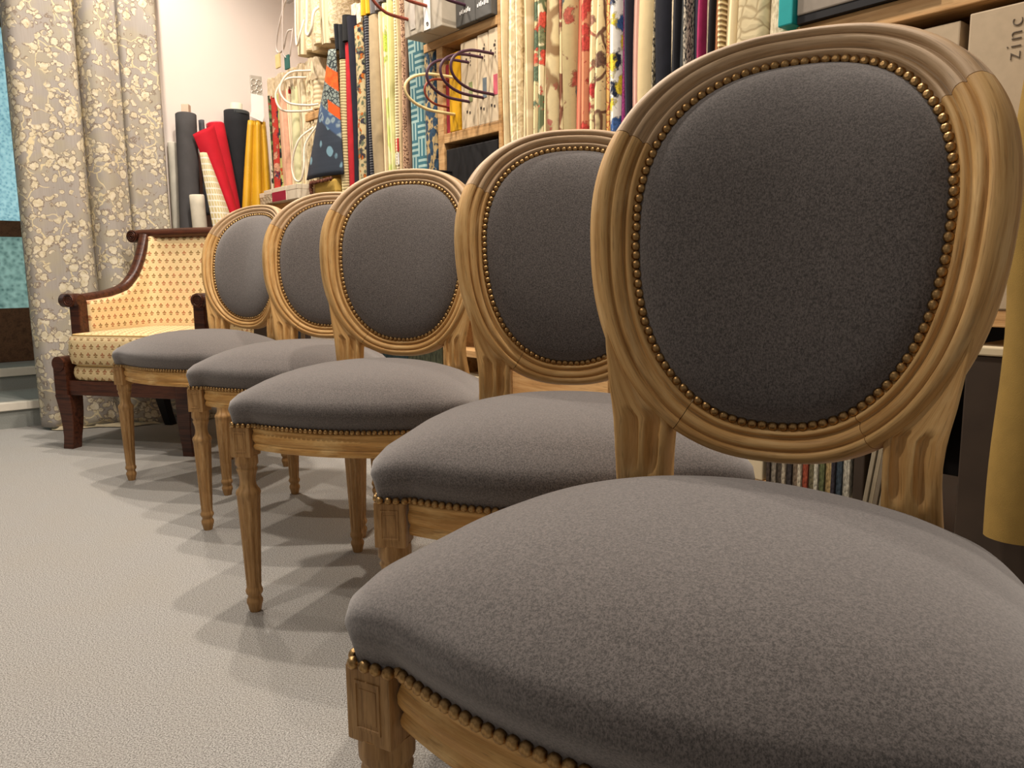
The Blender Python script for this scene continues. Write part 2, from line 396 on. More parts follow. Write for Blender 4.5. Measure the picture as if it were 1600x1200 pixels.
def rail(pts, g=0):
    m = MB(); rows = []; K = len(pts); L = 0
    for i, p in enumerate(pts):
        a = pts[max(i-1, 0)]; b = pts[min(i+1, K-1)]; t = Vector((b[0]-a[0], b[1]-a[1])).normalized(); n = Vector((t.y, -t.x))
        rows.append([(p[0]+n.x*(o-.003), p[1]+n.y*(o-.003), z) for z, o in RPROF])
    m.quadgrid(rows, closed_u=True, uvs=lambda i, j: (i*.47/K+g, RPROF[j % len(RPROF)][0])); m.ngon(rows[0][::-1]); m.ngon(rows[-1]); return m
ME['front_rail'] = rail([(x, front_y(x) if abs(x) < .1999 else -.013) for x in [-.2+.4*i/40 for i in range(41)]]).mesh('front_rail')
ME['side_rail_r'] = rail([p for p in sideR if .02 < p[1] < .345], 1).mesh('side_rail')
ME['side_rail_l'] = rail([(-x, y) for x, y in sideR[::-1] if .02 < y < .345], 2).mesh('side_rail')
ME['rear_rail'] = rail([(.125-.25*i/10, .366) for i in range(11)], 3).mesh('rear_rail')
for q in ('front_rail', 'side_rail_r', 'side_rail_l', 'rear_rail'): ME[q].materials.append(W_RAIL)
def leg(front):
    m = MB(); m.vert = True; H = .338 if front else .352
    prof = [(.011, 0), (.0125, .004), (.0145, .014), (.0165, .020), (.0165, .026), (.0135, .032), (.0135, .036), (.0170, .041), (.0178, .046), (.0160, .051), (.0148, .054)]
    n0 = 22; z0, z1 = .056, .252
    for i in range(n0+1): t = i/n0; prof.append((.0150+.0085*t, z0+(z1-z0)*t))
    prof += [(.0245, .2545), (.0250, .259), (.0232, .264), (.0195, .268), (.0168, .275), (.0162, .284), (.0172, .294), (.0198, .303), (.0214, .308), (.0198, .311), (.0198, .315), (.0230, .319), (.0232, .327), (.0225, H)]
    def mod(z, a):
        if z0 < z < z1:
            e = min(1, min(z-z0, z1-z)/.006)**.5; return -.0022*e*max(0, cos(a*10))**.7
        return 0
    m.lathe(prof, 60, mod)
    if front: m.box(-.0218, .0218, -.0218, .0218, .336, .3995, .002)
    else: m.box(-.019, .019, -.016, .022, .345, .40, .002)
    return m
ME['leg_f'] = leg(True).mesh('leg'); ME['leg_r'] = leg(False).mesh('leg')
for q in ('leg_f', 'leg_r'): ME[q].materials.append(W_LEG)
m = MB()                                                            # incised rectangle on the corner block
rows = []
for (s, d) in ((1.0, .0), (.98, .0012), (.86, .0012), (.80, -.0014), (.70, -.0014), (.66, .0006), (.1, .0008)):
    rows.append([(x*s*.0125, -.0216-d, .368+z*s*.0215) for x, z in ((-1, -1), (1, -1), (1, 1), (-1, 1))])
m.quadgrid(rows, closed_u=True, smooth=False, uvs=lambda i, j: (rows[min(i, len(rows)-1)][j % 4][2], rows[min(i, len(rows)-1)][j % 4][0])); m.ngon(rows[-1])
m.uv[-1] = [(p[2], p[0]) for p in rows[-1]]
ME['carved_panel'] = m.mesh('carved_panel'); ME['carved_panel'].materials.append(W_LEG)
def nail_mb():
    m = MB(); n = 10; r = .0053; rows = []
    for a in (0, 22, 45, 68): rows.append([(r*cos(R_(a))*cos(2*PI*k/n), r*cos(R_(a))*sin(2*PI*k/n), r*.82*sin(R_(a))) for k in range(n)])
    rows.insert(0, [(r*.96*cos(2*PI*k/n), r*.96*sin(2*PI*k/n), -.002) for k in range(n)])
    m.quadgrid(rows, closed_u=True); m.ngon(rows[-1], True); return m
ME['nail'] = nail_mb().mesh('nail'); ME['nail'].materials.append(BRASS)
def nmat(p, n):
    n = n.normalized(); q = n.to_track_quat('Z', 'Y'); return Matrix.Translation(p) @ q.to_matrix().to_4x4()
BACKN = []
NB = int(_ac[-1]/.01045)
for i in range(NB):
    th = th_at(_ac[-1]*i/NB+.0012*random.uniform(-.5, .5)); p = oval(th, random.uniform(-.0005, .0005), .0075); BACKN.append(nmat(p, bnorm(p.x)+Vector((0, 0, .02))))
SEATN = []
_line = [(-x, y) for x, y in sideR[::-1] if y < .34][0:]+[(-.243+.486*i/200, front_y(-.243+.486*i/200)) for i in range(1, 200)]+[p for p in sideR if p[1] < .34]
d = 0; last = None; L = 0
_cum = [0]
for i in range(1, len(_line)): _cum.append(_cum[-1]+math.dist(_line[i], _line[i-1]))
NS = int(_cum[-1]/.0107); j = 0
for i in range(NS+1):
    L = _cum[-1]*i/NS
    while j < len(_cum)-2 and _cum[j+1] < L: j += 1
    t = (L-_cum[j])/(_cum[j+1]-_cum[j]); p = Vector(_line[j]).lerp(Vector(_line[j+1]), t)
    a = Vector(_line[max(0, j-2)]); b = Vector(_line[min(len(_line)-1, j+3)]); tt = (b-a).normalized(); n = Vector((tt.y, -tt.x, .12))
    SEATN.append(nmat(Vector((p.x+n.x*.0035, p.y+n.y*.0035, .4030)), n))
def joined(mats, name):
    src = nail_mb(); m = MB()
    for q in mats:
        b = len(m.v); m.v += [tuple(q @ Vector(p)) for p in src.v]; m.f += [[b+i for i in f] for f in src.f]; m.uv += src.uv; m.sm += src.sm
    me = m.mesh(name); me.materials.append(BRASS); return me
ME['nb'] = joined(BACKN, 'nail_row'); ME['ns'] = joined(SEATN, 'nail_row')
CHAIRS = [
 (.0902, .4773, .5147, 'grey oval-back dining chair nearest the viewer, filling the right of the picture'),
 (.0585, 1.005, .1242, 'grey oval-back dining chair directly behind the nearest one, second in the row'),
 (-.3271, 1.5254, .1807, 'grey oval-back dining chair in the middle of the row of five'),
 (-.6315, 2.0593, .1748, 'grey oval-back dining chair fourth in the row, second from the armchair'),
 (-1.1228, 2.539, .4516, 'grey oval-back dining chair farthest in the row, right in front of the armchair')]
for i, (cx, cy, r, lab) in enumerate(CHAIRS):
    t = thing('dining_chair', lab, 'chair', (cx, cy, 0), -r, 'medallion chairs in a row')
    seat = put(ME['seat_cushion'], 'seat_cushion', None, t); back = put(ME['back_cushion'], 'back_cushion', None, t)
    put(ME['back_panel'], 'back_panel', None, t)
    for nm, q in (('crest_rail', 'crest_rail'), ('back_stile', 'stile_l'), ('back_stile', 'stile_r'), ('lower_rail', 'lower_rail'), ('back_post', 'post_l'), ('back_post', 'post_r'),
                  ('front_rail', 'front_rail'), ('side_rail', 'side_rail_l'), ('side_rail', 'side_rail_r'), ('rear_rail', 'rear_rail')): put(ME[q], nm, None, t)
    for sg in (-1, 1):
        lg = put(ME['leg_f'], 'leg', None, t, loc=(sg*.2244, 0, 0)); put(ME['carved_panel'], 'carved_panel', None, lg)
        put(ME['leg_r'], 'leg', None, t, loc=(sg*.140, .368, 0))
    if i < 2:
        for q in BACKN: o = put(ME['nail'], 'nail', None, back); o.matrix_local = q
        for q in SEATN: o = put(ME['nail'], 'nail', None, seat); o.matrix_local = q
    else:
        o = put(ME['nb'], 'nail_row', None, back); o['kind'] = 'stuff'; o['label'] = 'antique brass nail heads'
        o = put(ME['ns'], 'nail_row', None, seat); o['kind'] = 'stuff'; o['label'] = 'antique brass nail heads'
# ------------------------------------------------------------------ curtain
def mk_curtain():
    t = NT('blossom_curtain', .9, 0, .15); v0 = t.coord('UV'); v = t.warp(v0, .03, 26)
    base = t.mix(t.noise(t.coord('UV', (190, 8, 1)), 1, 3), srgb(180, 173, 166), srgb(158, 151, 143))
    base = t.mix(t.math('MULTIPLY', t.step(t.noise(v0, 7, 2), .46, .60), .45), base, srgb(178, 168, 138))
    br = t.voro(t.warp(v0, .09, 11), 9, 'DISTANCE_TO_EDGE'); gate = t.step(t.noise(v0, 6, 1), .47, .5)
    c = t.mix(t.math('MULTIPLY', gate, t.math('SUBTRACT', 1, t.step(br, .016, .03))), base, srgb(220, 206, 168))
    cl = t.noise(t.warp(v0, .05, 10), 10, 1); cm = t.step(cl, .41, .43)
    wob = t.math('MULTIPLY', t.math('SUBTRACT', t.noise(v0, 150, 2), .5), .22)
    for sc, th in ((34, .40), (19, .36)):
        d = t.math('ADD', t.voro(v, sc), wob)
        o = t.math('MULTIPLY', t.math('SUBTRACT', 1, t.step(d, th+.045, th+.075)), cm)
        i = t.math('MULTIPLY', t.math('SUBTRACT', 1, t.step(d, th-.03, th)), cm)
        c = t.mix(t.math('MULTIPLY', o, .7), c, srgb(132, 116, 102))
        pet = t.ramp(t.noise(v0, 45, 2), [(.4, srgb(208, 196, 166)), (.6, srgb(224, 214, 190))])
        c = t.mix(i, c, pet)
        hl = t.math('MULTIPLY', t.math('SUBTRACT', 1, t.step(d, .06, .12)), cm); c = t.mix(t.math('MULTIPLY', hl, .6), c, srgb(184, 156, 118))
    t.base(c); t.bump(t.noise(v0, 900, 2), .0006); return t.m
m = MB(); rows = []; NWC, NZC = 150, 60
def cprof(s):
    """plan of the pleats: s in 0..1 -> (w, u forward)"""
    w = .572+.63*s
    du = 0
    for a, b, dp in ((0, .455, .075), (.455, .73, .085), (.73, 1.02, .07)):
        if a <= s <= b:
            t = (s-a)/(b-a); du = dp*(max(0, sin(PI*t))**.55)+.014*sin(3*PI*t+a*9)
            w += -.02*sin(2*PI*t)
    return w, du
zs = [2.7*(1-(i/NZC)) for i in range(NZC+1)]
for zi, z in enumerate(zs):
    row = []
    f = max(0, 1-z/1.1)**2; pd = max(0, 1-z/.10)
    for k in range(NWC+1):
        s = k/NWC; w, du = cprof(s)
        du = du*(1-.25*f)+.010*sin(s*23+z*1.3)*(.4+f)
        u = -4.18+du+f*(.03+.27*s)+pd*.02*sin(s*31)
        ww = w+max(0, 1-z/.4)**1.5*.10*s*s+pd*.01*sin(s*17)
        row.append((u, ww, max(.004+.012*(1+sin(s*26))*pd*.5, z)))
    rows.append(row)
arc = [0]
for k in range(NWC): arc.append(arc[-1]+math.dist(rows[0][k], rows[0][k+1]))
m.quadgrid(rows, uvs=lambda i, j: (arc[j], zs[i]))
cur = m.build('curtain', mk_curtain(), None, rz=RZ)
sm_ = cur.modifiers.new('thick', 'SOLIDIFY'); sm_.thickness = .003
tag(cur, 'floor-length grey curtain with cream blossom print beside the glazed door', 'curtain')
HEM = plain('curtain_lining', srgb(206, 192, 160), .9, 0, .06)
m = MB(); rows = []
for i in range(13):
    s = i/12; rows.append([(-4.13+.20*s+.02*sin(i), .60+.36*s, .004), (-4.10+.20*s+.02*sin(i*1.3), .60+.40*s, .016), (-4.06+.20*s+.02*sin(i), .60+.43*s, .004)])
m.quadgrid(rows); h = m.build('lining_fold', HEM, cur)

# ------------------------------------------------------------------ armchair
def mk_sprig():
    t = NT('sprig_brocade', .85, 0, .2); v = t.coord('UV', (1/.034, 1/.034, 1)); X, Y, _ = t.sep(v)
    row = t.math('FLOOR', Y); sx = t.math('FRACT', t.math('ADD', X, t.math('MULTIPLY', t.math('MODULO', t.math('ABSOLUTE', row), 2), .5))); sy = t.math('FRACT', Y)
    px = t.math('SUBTRACT', sx, .5); py = t.math('SUBTRACT', sy, .5)
    def blob(cx, cy, rx, ry):
        a = t.math('DIVIDE', t.math('SUBTRACT', px, cx), rx); b = t.math('DIVIDE', t.math('SUBTRACT', py, cy), ry)
        r = t.math('ADD', t.math('MULTIPLY', a, a), t.math('MULTIPLY', b, b)); return t.math('SUBTRACT', 1, t.step(r, .8, 1.2))
    mk = blob(0, .18, .10, .17)
    for q in ((-.17, .04, .13, .09), (.17, .04, .13, .09), (0, -.16, .05, .14), (-.11, -.20, .11, .06), (.11, -.20, .11, .06)): mk = t.math('MAXIMUM', mk, blob(*q))
    lat = t.math('ABSOLUTE', t.math('SUBTRACT', t.math('ADD', t.math('ABSOLUTE', px), t.math('ABSOLUTE', py)), .5))
    g = t.noise(t.coord('UV'), 700, 2)
    base = t.mix(g, srgb(236, 212, 164), srgb(222, 194, 142))
    base = t.mix(t.math('MULTIPLY', t.math('SUBTRACT', 1, t.step(lat, .02, .07)), .5), base, srgb(240, 220, 172))
    hue = t.ramp(t.noise(t.coord('UV'), 34, 1), [(.42, srgb(128, 100, 52)), (.58, srgb(178, 104, 70))])
    t.base(t.mix(t.math('MULTIPLY', mk, .85), base, hue)); t.bump(t.math('ADD', mk, t.math('MULTIPLY', g, .3)), .0008); return t.m
SPRIG = mk_sprig(); PIPE = plain('pink_piping', srgb(226, 176, 140), .8, 0, .06); PIPEY = plain('gold_piping', srgb(196, 164, 106), .8, 0, .06)
ac = thing('armchair', 'dark mahogany bergere armchair in cream sprigged brocade with loose cushion', 'armchair', (-1.545, 3.073, 0), -R_(16))
def bx(nm, mat, par, *a, c=.004): m = MB(); m.box(*a, c); return m.build(nm, mat, par)
# sabre legs
def sabre(x, y, dy, dx, ztop, r0, r1, mat=W_DARK):
    m = MB(); rows = []
    for i in range(15):
        t = i/14; z = ztop*(1-t); b = t*t
        cx = x+dx*(sin(PI*t)*.6-(t-1)*0)+0; cy = y+dy*b; r = r0+(r1-r0)*min(1, t*1.25)
        rows.append([(cx+q*r, cy+p*r, z) for q, p in ((-1, -.9), (-.9, -1), (.9, -1), (1, -.9), (1, .9), (.9, 1), (-.9, 1), (-1, .9))])
    m.quadgrid(rows, closed_u=True, smooth=False); m.ngon(rows[0][::-1]); m.ngon(rows[-1]); return m.build('leg', mat, ac)
for sg in (-1, 1):
    sabre(sg*.291, .015, -.005, -sg*.014, .225, .037, .0245)
    sabre(sg*.235, .47, .06, 0, .30, .030, .02, BLACK)
    o = bx('corner_block', W_DARK, ac, sg*.292-.031, sg*.292+.031, -.022, .05, .222, .352)
    m = MB(); m.tube([(sg*.292, -.026, .352), (sg*.292, .05, .352)], .0305, 18); q = m.build('scroll', W_DARK, o)
bx('front_rail', W_DARK, ac, -.27, .27, -.012, .03, .224, .284)
for sg in (-1, 1): bx('side_rail', W_DARK, ac, sg*.29-.018, sg*.29+.018, .05, .46, .224, .30)
bx('rear_rail', W_DARK, ac, -.25, .25, .44, .48, .224, .32)
def puff(nm, x0, x1, y0, y1, z0, z1, bulge, mat, par, cr=.03, nu=24):
    """soft cushion: superellipse in plan, rounded edge, crowned top"""
    m = MB(); K = 64; rows = []; cx, cy = (x0+x1)/2, (y0+y1)/2; hx, hy = (x1-x0)/2, (y1-y0)/2; h = (z1-z0)
    per = 0; pl = [0]
    def sp(a, s): c, d = cos(a), sin(a); return (cx+hx*s*math.copysign(abs(c)**.22, c), cy+hy*s*math.copysign(abs(d)**.22, d))
    prof = [(.55, -.0), (.93, .0), (.985, .06), (1.0, .25), (1.008, .5), (1.0, .78), (.985, .93), (.95, 1.0), (.85, 1.0+bulge*.5), (.6, 1+bulge*.9), (.3, 1+bulge), (.02, 1+bulge)]
    for s, q in prof:
        rows.append([(*sp(2*PI*k/K, s), z0+h*q) for k in range(K)])
    for k in range(K): pl.append(pl[-1]+math.dist(rows[3][k], rows[3][(k+1) % K]))
    def uv(i, j):
        if i >= 7 or i <= 1: p = rows[min(i, len(rows)-1)][j % K]; return (p[0], p[1]+.4)
        return (pl[j], rows[i][0][2])
    m.quadgrid(rows, closed_u=True, uvs=uv); m.ngon(rows[0][::-1]); m.ngon(rows[-1])
    o = m.build(nm, mat, par)
    return o, [Vector(p) for p in rows[7]], [Vector(p) for p in rows[1]]
puff('seat_border', -.262, .262, -.014, .50, .284, .345, .0, SPRIG, ac)
cus, topl, botl = puff('seat_cushion', -.262, .262, -.03, .50, .347, .468, .10, SPRIG, ac)
for ring in (topl, botl):
    m = MB(); m.tube(ring+[ring[0], ring[1]], .0038, 6, False); m.build('piping', PIPEY, cus)
# arm rails: from the front scroll back and up to the top rail
armp = [(.312, .10, .606), (.307, .18, .612), (.302, .28, .624), (.300, .37, .652), (.300, .435, .705), (.304, .485, .775), (.312, .525, .845), (.318, .545, .885)]
for sg in (-1, 1):
    pts = smooth_curve([(sg*a, b, c) for a, b, c in armp], 6)
    m = MB(); rows = []
    for i, p in enumerate(pts):
        d = (pts[min(i+1, len(pts)-1)]-pts[max(i-1, 0)]).normalized(); sx = Vector((1, 0, 0)); up = sx.cross(d).normalized()
        rows.append([p+sx*.026*cos(a)*1.0+up*.021*sin(a) for a in [2*PI*k/14 for k in range(14)]])
    m.quadgrid(rows, closed_u=True); m.ngon(rows[0][::-1]); m.ngon(rows[-1]); ar = m.build('arm_rail', W_DARK, ac)
    m = MB(); m.tube([(sg*.375, .105, .603), (sg*.365, .105, .603), (sg*.29, .105, .603), (sg*.276, .105, .603)], [.020, .029, .029, .024], 20); m.build('scroll', W_DARK, ar)
    m = MB(); sp = []
    for i in range(40): a = i*.42; r = .025*(1-i/44); sp.append((sg*.312+r*cos(a), .073+.004*(i/40), .603+r*sin(a)))
    m.tube(sp, .003, 5); m.build('carved_rosette', W_DARK, ar)
    m = MB(); m.tube([(sg*.312, .074, .603), (sg*.312, .10, .603)], .027, 20); m.build('scroll_face', W_DARK, ar)
    bx('arm_post', W_DARK, ac, sg*.302-.025, sg*.302+.025, .09, .145, .29, .60, c=.006)
# inner upholstery (arms and back in one sweep)
plan = smooth_curve([(-.281, .135), (-.281, .30), (-.277, .40), (-.262, .465), (-.20, .497), (0, .503), (.20, .497), (.262, .465), (.277, .40), (.281, .30), (.281, .135)], 8) if False else None
pl2 = [Vector((x, y, 0)) for x, y in ((-.281, .135), (-.281, .24), (-.280, .34), (-.277, .42), (-.262, .475), (-.20, .500), (0, .505), (.20, .500), (.262, .475), (.277, .42), (.280, .34), (.281, .24), (.281, .135))]
pl2 = smooth_curve(pl2, 6)
def top_at(p):
    if p.y >= .472: return .878
    best = .6
    for a, b in zip(armp, armp[1:]):
        ya, yb = a[1]-.055*max(0, (a[2]-.62)/.26), b[1]-.055*max(0, (b[2]-.62)/.26)
        if ya <= p.y <= yb: best = a[2]+(b[2]-a[2])*(p.y-ya)/(yb-ya)
    return min(.878, best-.012)
rows = []; NV = 14; sl = [0]
for i in range(len(pl2)-1): sl.append(sl[-1]+(pl2[i+1]-pl2[i]).length)
tp = [top_at(p) for p in pl2]
for v in range(NV+1):
    r = []
    for p, tz in zip(pl2, tp):
        z = .36+(tz-.36)*v/NV; k = max(0, (p.y-.30)/.2); rake = .16*(z-.40)*min(1, k)
        flare = .10*max(0, z-.5)*min(1, k)*(p.x/.28)
        r.append((p.x+flare, p.y+rake, z))
    rows.append(r)
m = MB(); m.quadgrid(rows, uvs=lambda i, j: (sl[j], rows[i][j][2])); inn = m.build('back_upholstery', SPRIG, ac)
md = inn.modifiers.new('thick', 'SOLIDIFY'); md.thickness = .03; md.offset = 0
m = MB(); m.tube(rows[-1], .004, 6); m.build('piping', PIPE, inn)
# top rail with rolled ends
m = MB(); rows = []
for i in range(41):
    s = -1+2*i/40; x = s*.36; y = .575-.012*s*s; z = .896-.004*s*s
    rows.append([(x, y+.030*cos(a), z+.0215*sin(a)) for a in [2*PI*k/14 for k in range(14)]])
m.quadgrid(rows, closed_u=True); tr = m.build('top_rail', W_DARK, ac)
for sg in (-1, 1):
    m = MB(); m.tube([(sg*.372, .525, .882), (sg*.372, .62, .882)], .0285, 20); q = m.build('scroll', W_DARK, tr)
    m = MB(); sp = []
    for i in range(36): a = i*.45; r = .024*(1-i/42); sp.append((sg*.372+sg*r*cos(a), .523, .882+r*sin(a)))
    m.tube(sp, .003, 5); m.build('carved_volute', W_DARK, tr)

# ------------------------------------------------------------------ rolls of cloth leaning on the far wall
def roll(nm, lab, c, top, bot, r, core=None, ends=None, rough=.85, mat=None):
    t = thing(nm, lab, 'fabric roll', sh(*bot), RZ, 'rolls of cloth leaning on the wall')
    d = Vector((top[0]-bot[0], top[1]-bot[1], top[2]-bot[2])); L = d.length; q = d.to_track_quat('Z', 'Y').to_matrix().to_4x4()
    m = MB(); rows = []; K = 28; N = 24
    for i in range(N+1):
        z = L*i/N; rows.append([((r*(1+.03*sin(3*a+i*.3)+.03*sin(i*.55+a)))*cos(a), (r*(1+.03*sin(2*a+i*.2)))*sin(a), z) for a in [2*PI*k/K for k in range(K)]])
    # spiral end
    rows.append([(r*.93*cos(2*PI*k/K), r*.93*sin(2*PI*k/K), L+.004) for k in range(K)]); rows.append([(r*.8*cos(2*PI*k/K), r*.8*sin(2*PI*k/K), L-.002) for k in range(K)]); rows.append([(r*.4*cos(2*PI*k/K), r*.4*sin(2*PI*k/K), L-.002) for k in range(K)])
    m.quadgrid(rows, closed_u=True); m.ngon(rows[0][::-1]); m.ngon(rows[-1]); m.xf(q)
    mt = mat or plain(nm+'_cloth', c, rough, 0, .12, 14, .0006); m.build('cloth_roll', mt, t)
    m = MB(); m.tube([(0, 0, L*.5), (0, 0, L*.52)], r*1.02, 20)
    fl = MB(); rr = []
    for i in range(20): z = L*i/19; rr.append([(r*1.0*cos(a)*(1+.004*k), r*1.0*sin(a)*(1+.004*k), z) for k, a in enumerate((-2.2, -1.9, -1.6))])
    if core:
        cr, ch, cm, sq = core; m = MB()
        if sq: m.box(-cr, cr, -cr, cr, L-.05, L+ch, .003)
        else:
            m.lathe([(cr, L-.05), (cr, L+ch-.002), (cr-.003, L+ch), (cr*.7, L+ch), (cr*.7, L-.02)], 20)
        m.xf(q); m.build('core', cm, t)
    if ends is not None:
        m = MB(); m.lathe([(r*1.005, L-.012), (r*1.01, L+.003), (r*.94, L+.006), (r*.8, L)], 24, cap=False); m.xf(q); m.build('selvedge', ends, t)
    return t
CARD = plain('card_core', srgb(214, 188, 164), .8, 0, .05); CARDW = plain('card_white', srgb(226, 220, 196), .7, 0, .04)
roll('fabric_roll', 'charcoal grey cloth roll with square wooden core, next to the curtain', srgb(74, 72, 72), (-4.14, 1.322, 1.49), (-4.04, 1.245, 0), .050, (.018, .05, CARD, True))
roll('fabric_roll', 'bright red cloth roll with round end, right of the folded red cloth', srgb(186, 22, 38), (-4.14, 1.462, 1.458), (-3.90, 1.575, 0), .044, None, plain('red_selvedge', srgb(206, 110, 120), .9))
roll('fabric_roll', 'black cloth roll with white card core, left of mustard cloth', srgb(34, 35, 38), (-4.18, 1.592, 1.54), (-4.18, 1.55, 0), .063, (.030, .045, CARDW, False), plain('black_selvedge', srgb(64, 66, 66), .9))
roll('fabric_roll', 'pale grey-green cloth roll half hidden behind the charcoal roll', srgb(206, 200, 184), (-4.222, 1.272, 1.36), (-4.222, 1.255, 0), .024)
roll('fabric_roll', 'pale cloth roll showing as a thin strip behind black roll', srgb(212, 206, 190), (-4.226, 1.505, 1.46), (-4.226, 1.47, 0), .02)
roll('fabric_roll', 'short cream cloth roll low between charcoal roll and trellis cloth', srgb(214, 206, 186), (-3.99, 1.298, 1.085), (-3.99, 1.335, 0), .034)
# loose cloths beside the rolls: a draped sheet narrowing to the top
def drape(nm, lab, mat, top, bot, wt, wb, folds, depth, z0, z1, cat='cloth', group=None, nz=26, nk=40, lean=0):
    """top/bot = (u, w) centres; widths along w; folds = number of pleats"""
    m = MB(); rows = []; arc_ = None
    for i in range(nz+1):
        t = i/nz; z = z1+(z0-z1)*t; cu = top[0]+(bot[0]-top[0])*t; cw = top[1]+(bot[1]-top[1])*t; wd_ = wt+(wb-wt)*(t**.8)
        row = []
        for k in range(nk+1):
            s = k/nk-.5; row.append((cu+depth*(.35+.65*t)*cos(s*2*PI*folds+.5)+.05*(1-4*s*s)*.4, cw+wd_*s+.25*depth*sin(s*2*PI*folds), z+lean*s))
        rows.append(row)
    m.quadgrid(rows, uvs=lambda i, j: (wb*1.4*j/nk, rows[i][0][2]))
    o = m.build(nm, mat, None, rz=RZ); md = o.modifiers.new('thick', 'SOLIDIFY'); md.thickness = .0025
    return tag(o, lab, cat, group)
CHC = plain('charcoal_cloth', srgb(82, 82, 86), .9, 0, .1)
def mk_trellis():
    t = NT('trellis_cloth', .9); v = t.coord('UV', (46, 34, 1)); b = t.n('ShaderNodeTexBrick', {'Vector': v, 'Scale': 1.0, 'Mortar Size': .13, 'Color1': srgb(206, 190, 142), 'Color2': srgb(198, 180, 130), 'Mortar': srgb(228, 222, 206)})
    b.inputs['Brick Width'].default_value = 1; b.inputs['Row Height'].default_value = 1; t.base(b.outputs[0]); return t.m
drape('loose_cloth', 'charcoal cloth end hanging beside the charcoal roll', CHC, (-4.13, 1.390), (-4.115, 1.386), .028, .03, 1.5, .010, 1.0, 1.47)
drape('loose_cloth', 'folded bright red cloth between charcoal cloth and red roll', plain('red_cloth', srgb(182, 18, 36), .85, 0, .1, 14), (-4.06, 1.375), (-3.965, 1.465), .10, .05, .8, .016, .98, 1.415, lean=.06)
drape('loose_cloth', 'cream cloth with gold trellis dots hanging below the red cloth', mk_trellis(), (-3.985, 1.342), (-3.87, 1.415), .03, .13, .7, .016, .78, 1.29)
MUS = plain('mustard_satin', srgb(206, 158, 30), .5, 0, .10, 9, 0, .5)
mus = drape('hanging_cloth', 'mustard yellow pleated satin with white price tag at the shelf end', MUS, (-4.015, 1.632), (-3.982, 1.585), .085, .185, 2.6, .020, .80, 1.475)
PAPER = plain('paper', srgb(238, 234, 228), .7, 0, .02); WIRE = plain('silver_lace', srgb(196, 190, 178), .4, .3, .1)
m = MB(); m.quadgrid([[(-4.0, 1.602, 1.605), (-4.0, 1.665, 1.60)], [(-3.99, 1.595, 1.515), (-3.99, 1.66, 1.50)], [(-3.987, 1.585, 1.49), (-3.987, 1.65, 1.468)]], smooth=False)
q = m.build('price_tag', PAPER, mus); md = q.modifiers.new('t', 'SOLIDIFY'); md.thickness = .002
m = MB()
for a in range(3):
    for b in range(2): m.tube([(-4.02, 1.628+.028*b+.014*cos(k*PI/5), 1.612+.028*a+.014*sin(k*PI/5)) for k in range(11)], .003, 5)
m.box(-4.03, -4.02, 1.612, 1.672, 1.60, 1.70, .002); m.build('openwork_tab', WIRE, mus)
# ------------------------------------------------------------------ shelving along the right wall
WF = 1.648                                                          # front line of the shelving
def unit(lab, u0, u1, boards, posts, extra=(), ph=2.4, plinth=True, pw=None, pz=0):
    t = thing('shelving_unit', lab, 'shelf', sh((u0+u1)/2, 1.84, 0), RZ, 'bays of the wooden wall shelving'); uc = (u0+u1)/2
    for p0, p1 in posts: bx('post', W_SHELF, t, p0-uc, p1-uc, (pw or WF)-1.84, .19, pz, ph, c=.002)
    for z0, z1 in boards: bx('shelf_board', W_SHELF, t, u0-uc, u1-uc, WF-1.84, .18, z0, z1, c=.002)
    if plinth: bx('plinth', W_SHELF, t, u0-uc, u1-uc, WF+.03-1.84, .16, 0, .10, c=.002)
    for nm, mat, a in extra: bx(nm, mat, t, a[0]-uc, a[1]-uc, a[2]-1.84, a[3]-1.84, a[4], a[5], c=.002)
    return t, uc
RAILM = plain('steel_rail', srgb(150, 148, 144), .35, .8, .05)
unit('wooden shelving bay in the far corner with hanging card-topped samples', -3.935, -3.2, [(.16, .19), (1.02, 1.05), (2.2, 2.23)], [(-3.20, -3.165)],
     [('cross_board', W_SHELF, (-3.497, -3.21, 1.652, 1.95, 1.398, 1.432)), ('hanging_rail', RAILM, (-3.93, -3.205, 1.87, 1.89, 1.58, 1.60)), ('hanging_rail', RAILM, (-3.93, -3.205, 1.78, 1.80, 2.051, 2.07))], 2.4, True, 1.90)
unit('wooden shelving bay left of the binders with long hanging fabrics', -3.164, -2.4095, [(.16, .19), (.62, .65), (2.2, 2.23)], [(-2.409, -2.372)],
     [('fascia', W_SHELF, (-3.158, -2.95, 1.95, 1.975, 1.66, 2.2)), ('hanging_rail', RAILM, (-3.145, -2.415, 1.98, 2.0, 1.66, 1.68)), ('hanging_rail', RAILM, (-3.16, -2.415, 1.78, 1.80, 2.061, 2.08))], 1.4875)
unit('narrow wooden shelving bay holding binders and looped books', -2.3715, -2.061, [(.16, .19), (.40, .425), (.674, .699), (1.157, 1.190), (2.2, 2.23)], [(-2.06, -2.045)], [('shelf_board', W_SHELF, (-2.49, -2.061, WF, 2.02, 1.488, 1.517))])
unit('wide wooden shelving bay full of hanging floral fabrics', -2.0445, -1.0325, [(.16, .19), (.56, .59), (2.2, 2.23)], [(-1.029, -1.002)],
     [('hanging_rail', RAILM, (-2.04, -1.04, 1.78, 1.80, 1.801, 1.82)), ('drawer_front', W_SHELF, (-2.03, -1.585, 1.67, 1.69, .20, .55)), ('drawer_front', CREAMPAINT, (-1.575, -1.13, 1.67, 1.69, .20, .55))], 1.1895, True, None, .5605)
unit('wooden shelving bay at right with large lettered sample books', -1.001, -.30, [(.02, .05), (.59, .622), (1.190, 1.232), (2.2, 2.23)], [(-.345, -.30)],
     [('back_panel', BLACK, (-1.0, -.34, 2.0, 2.02, .2, 1.19))], 2.4, False)

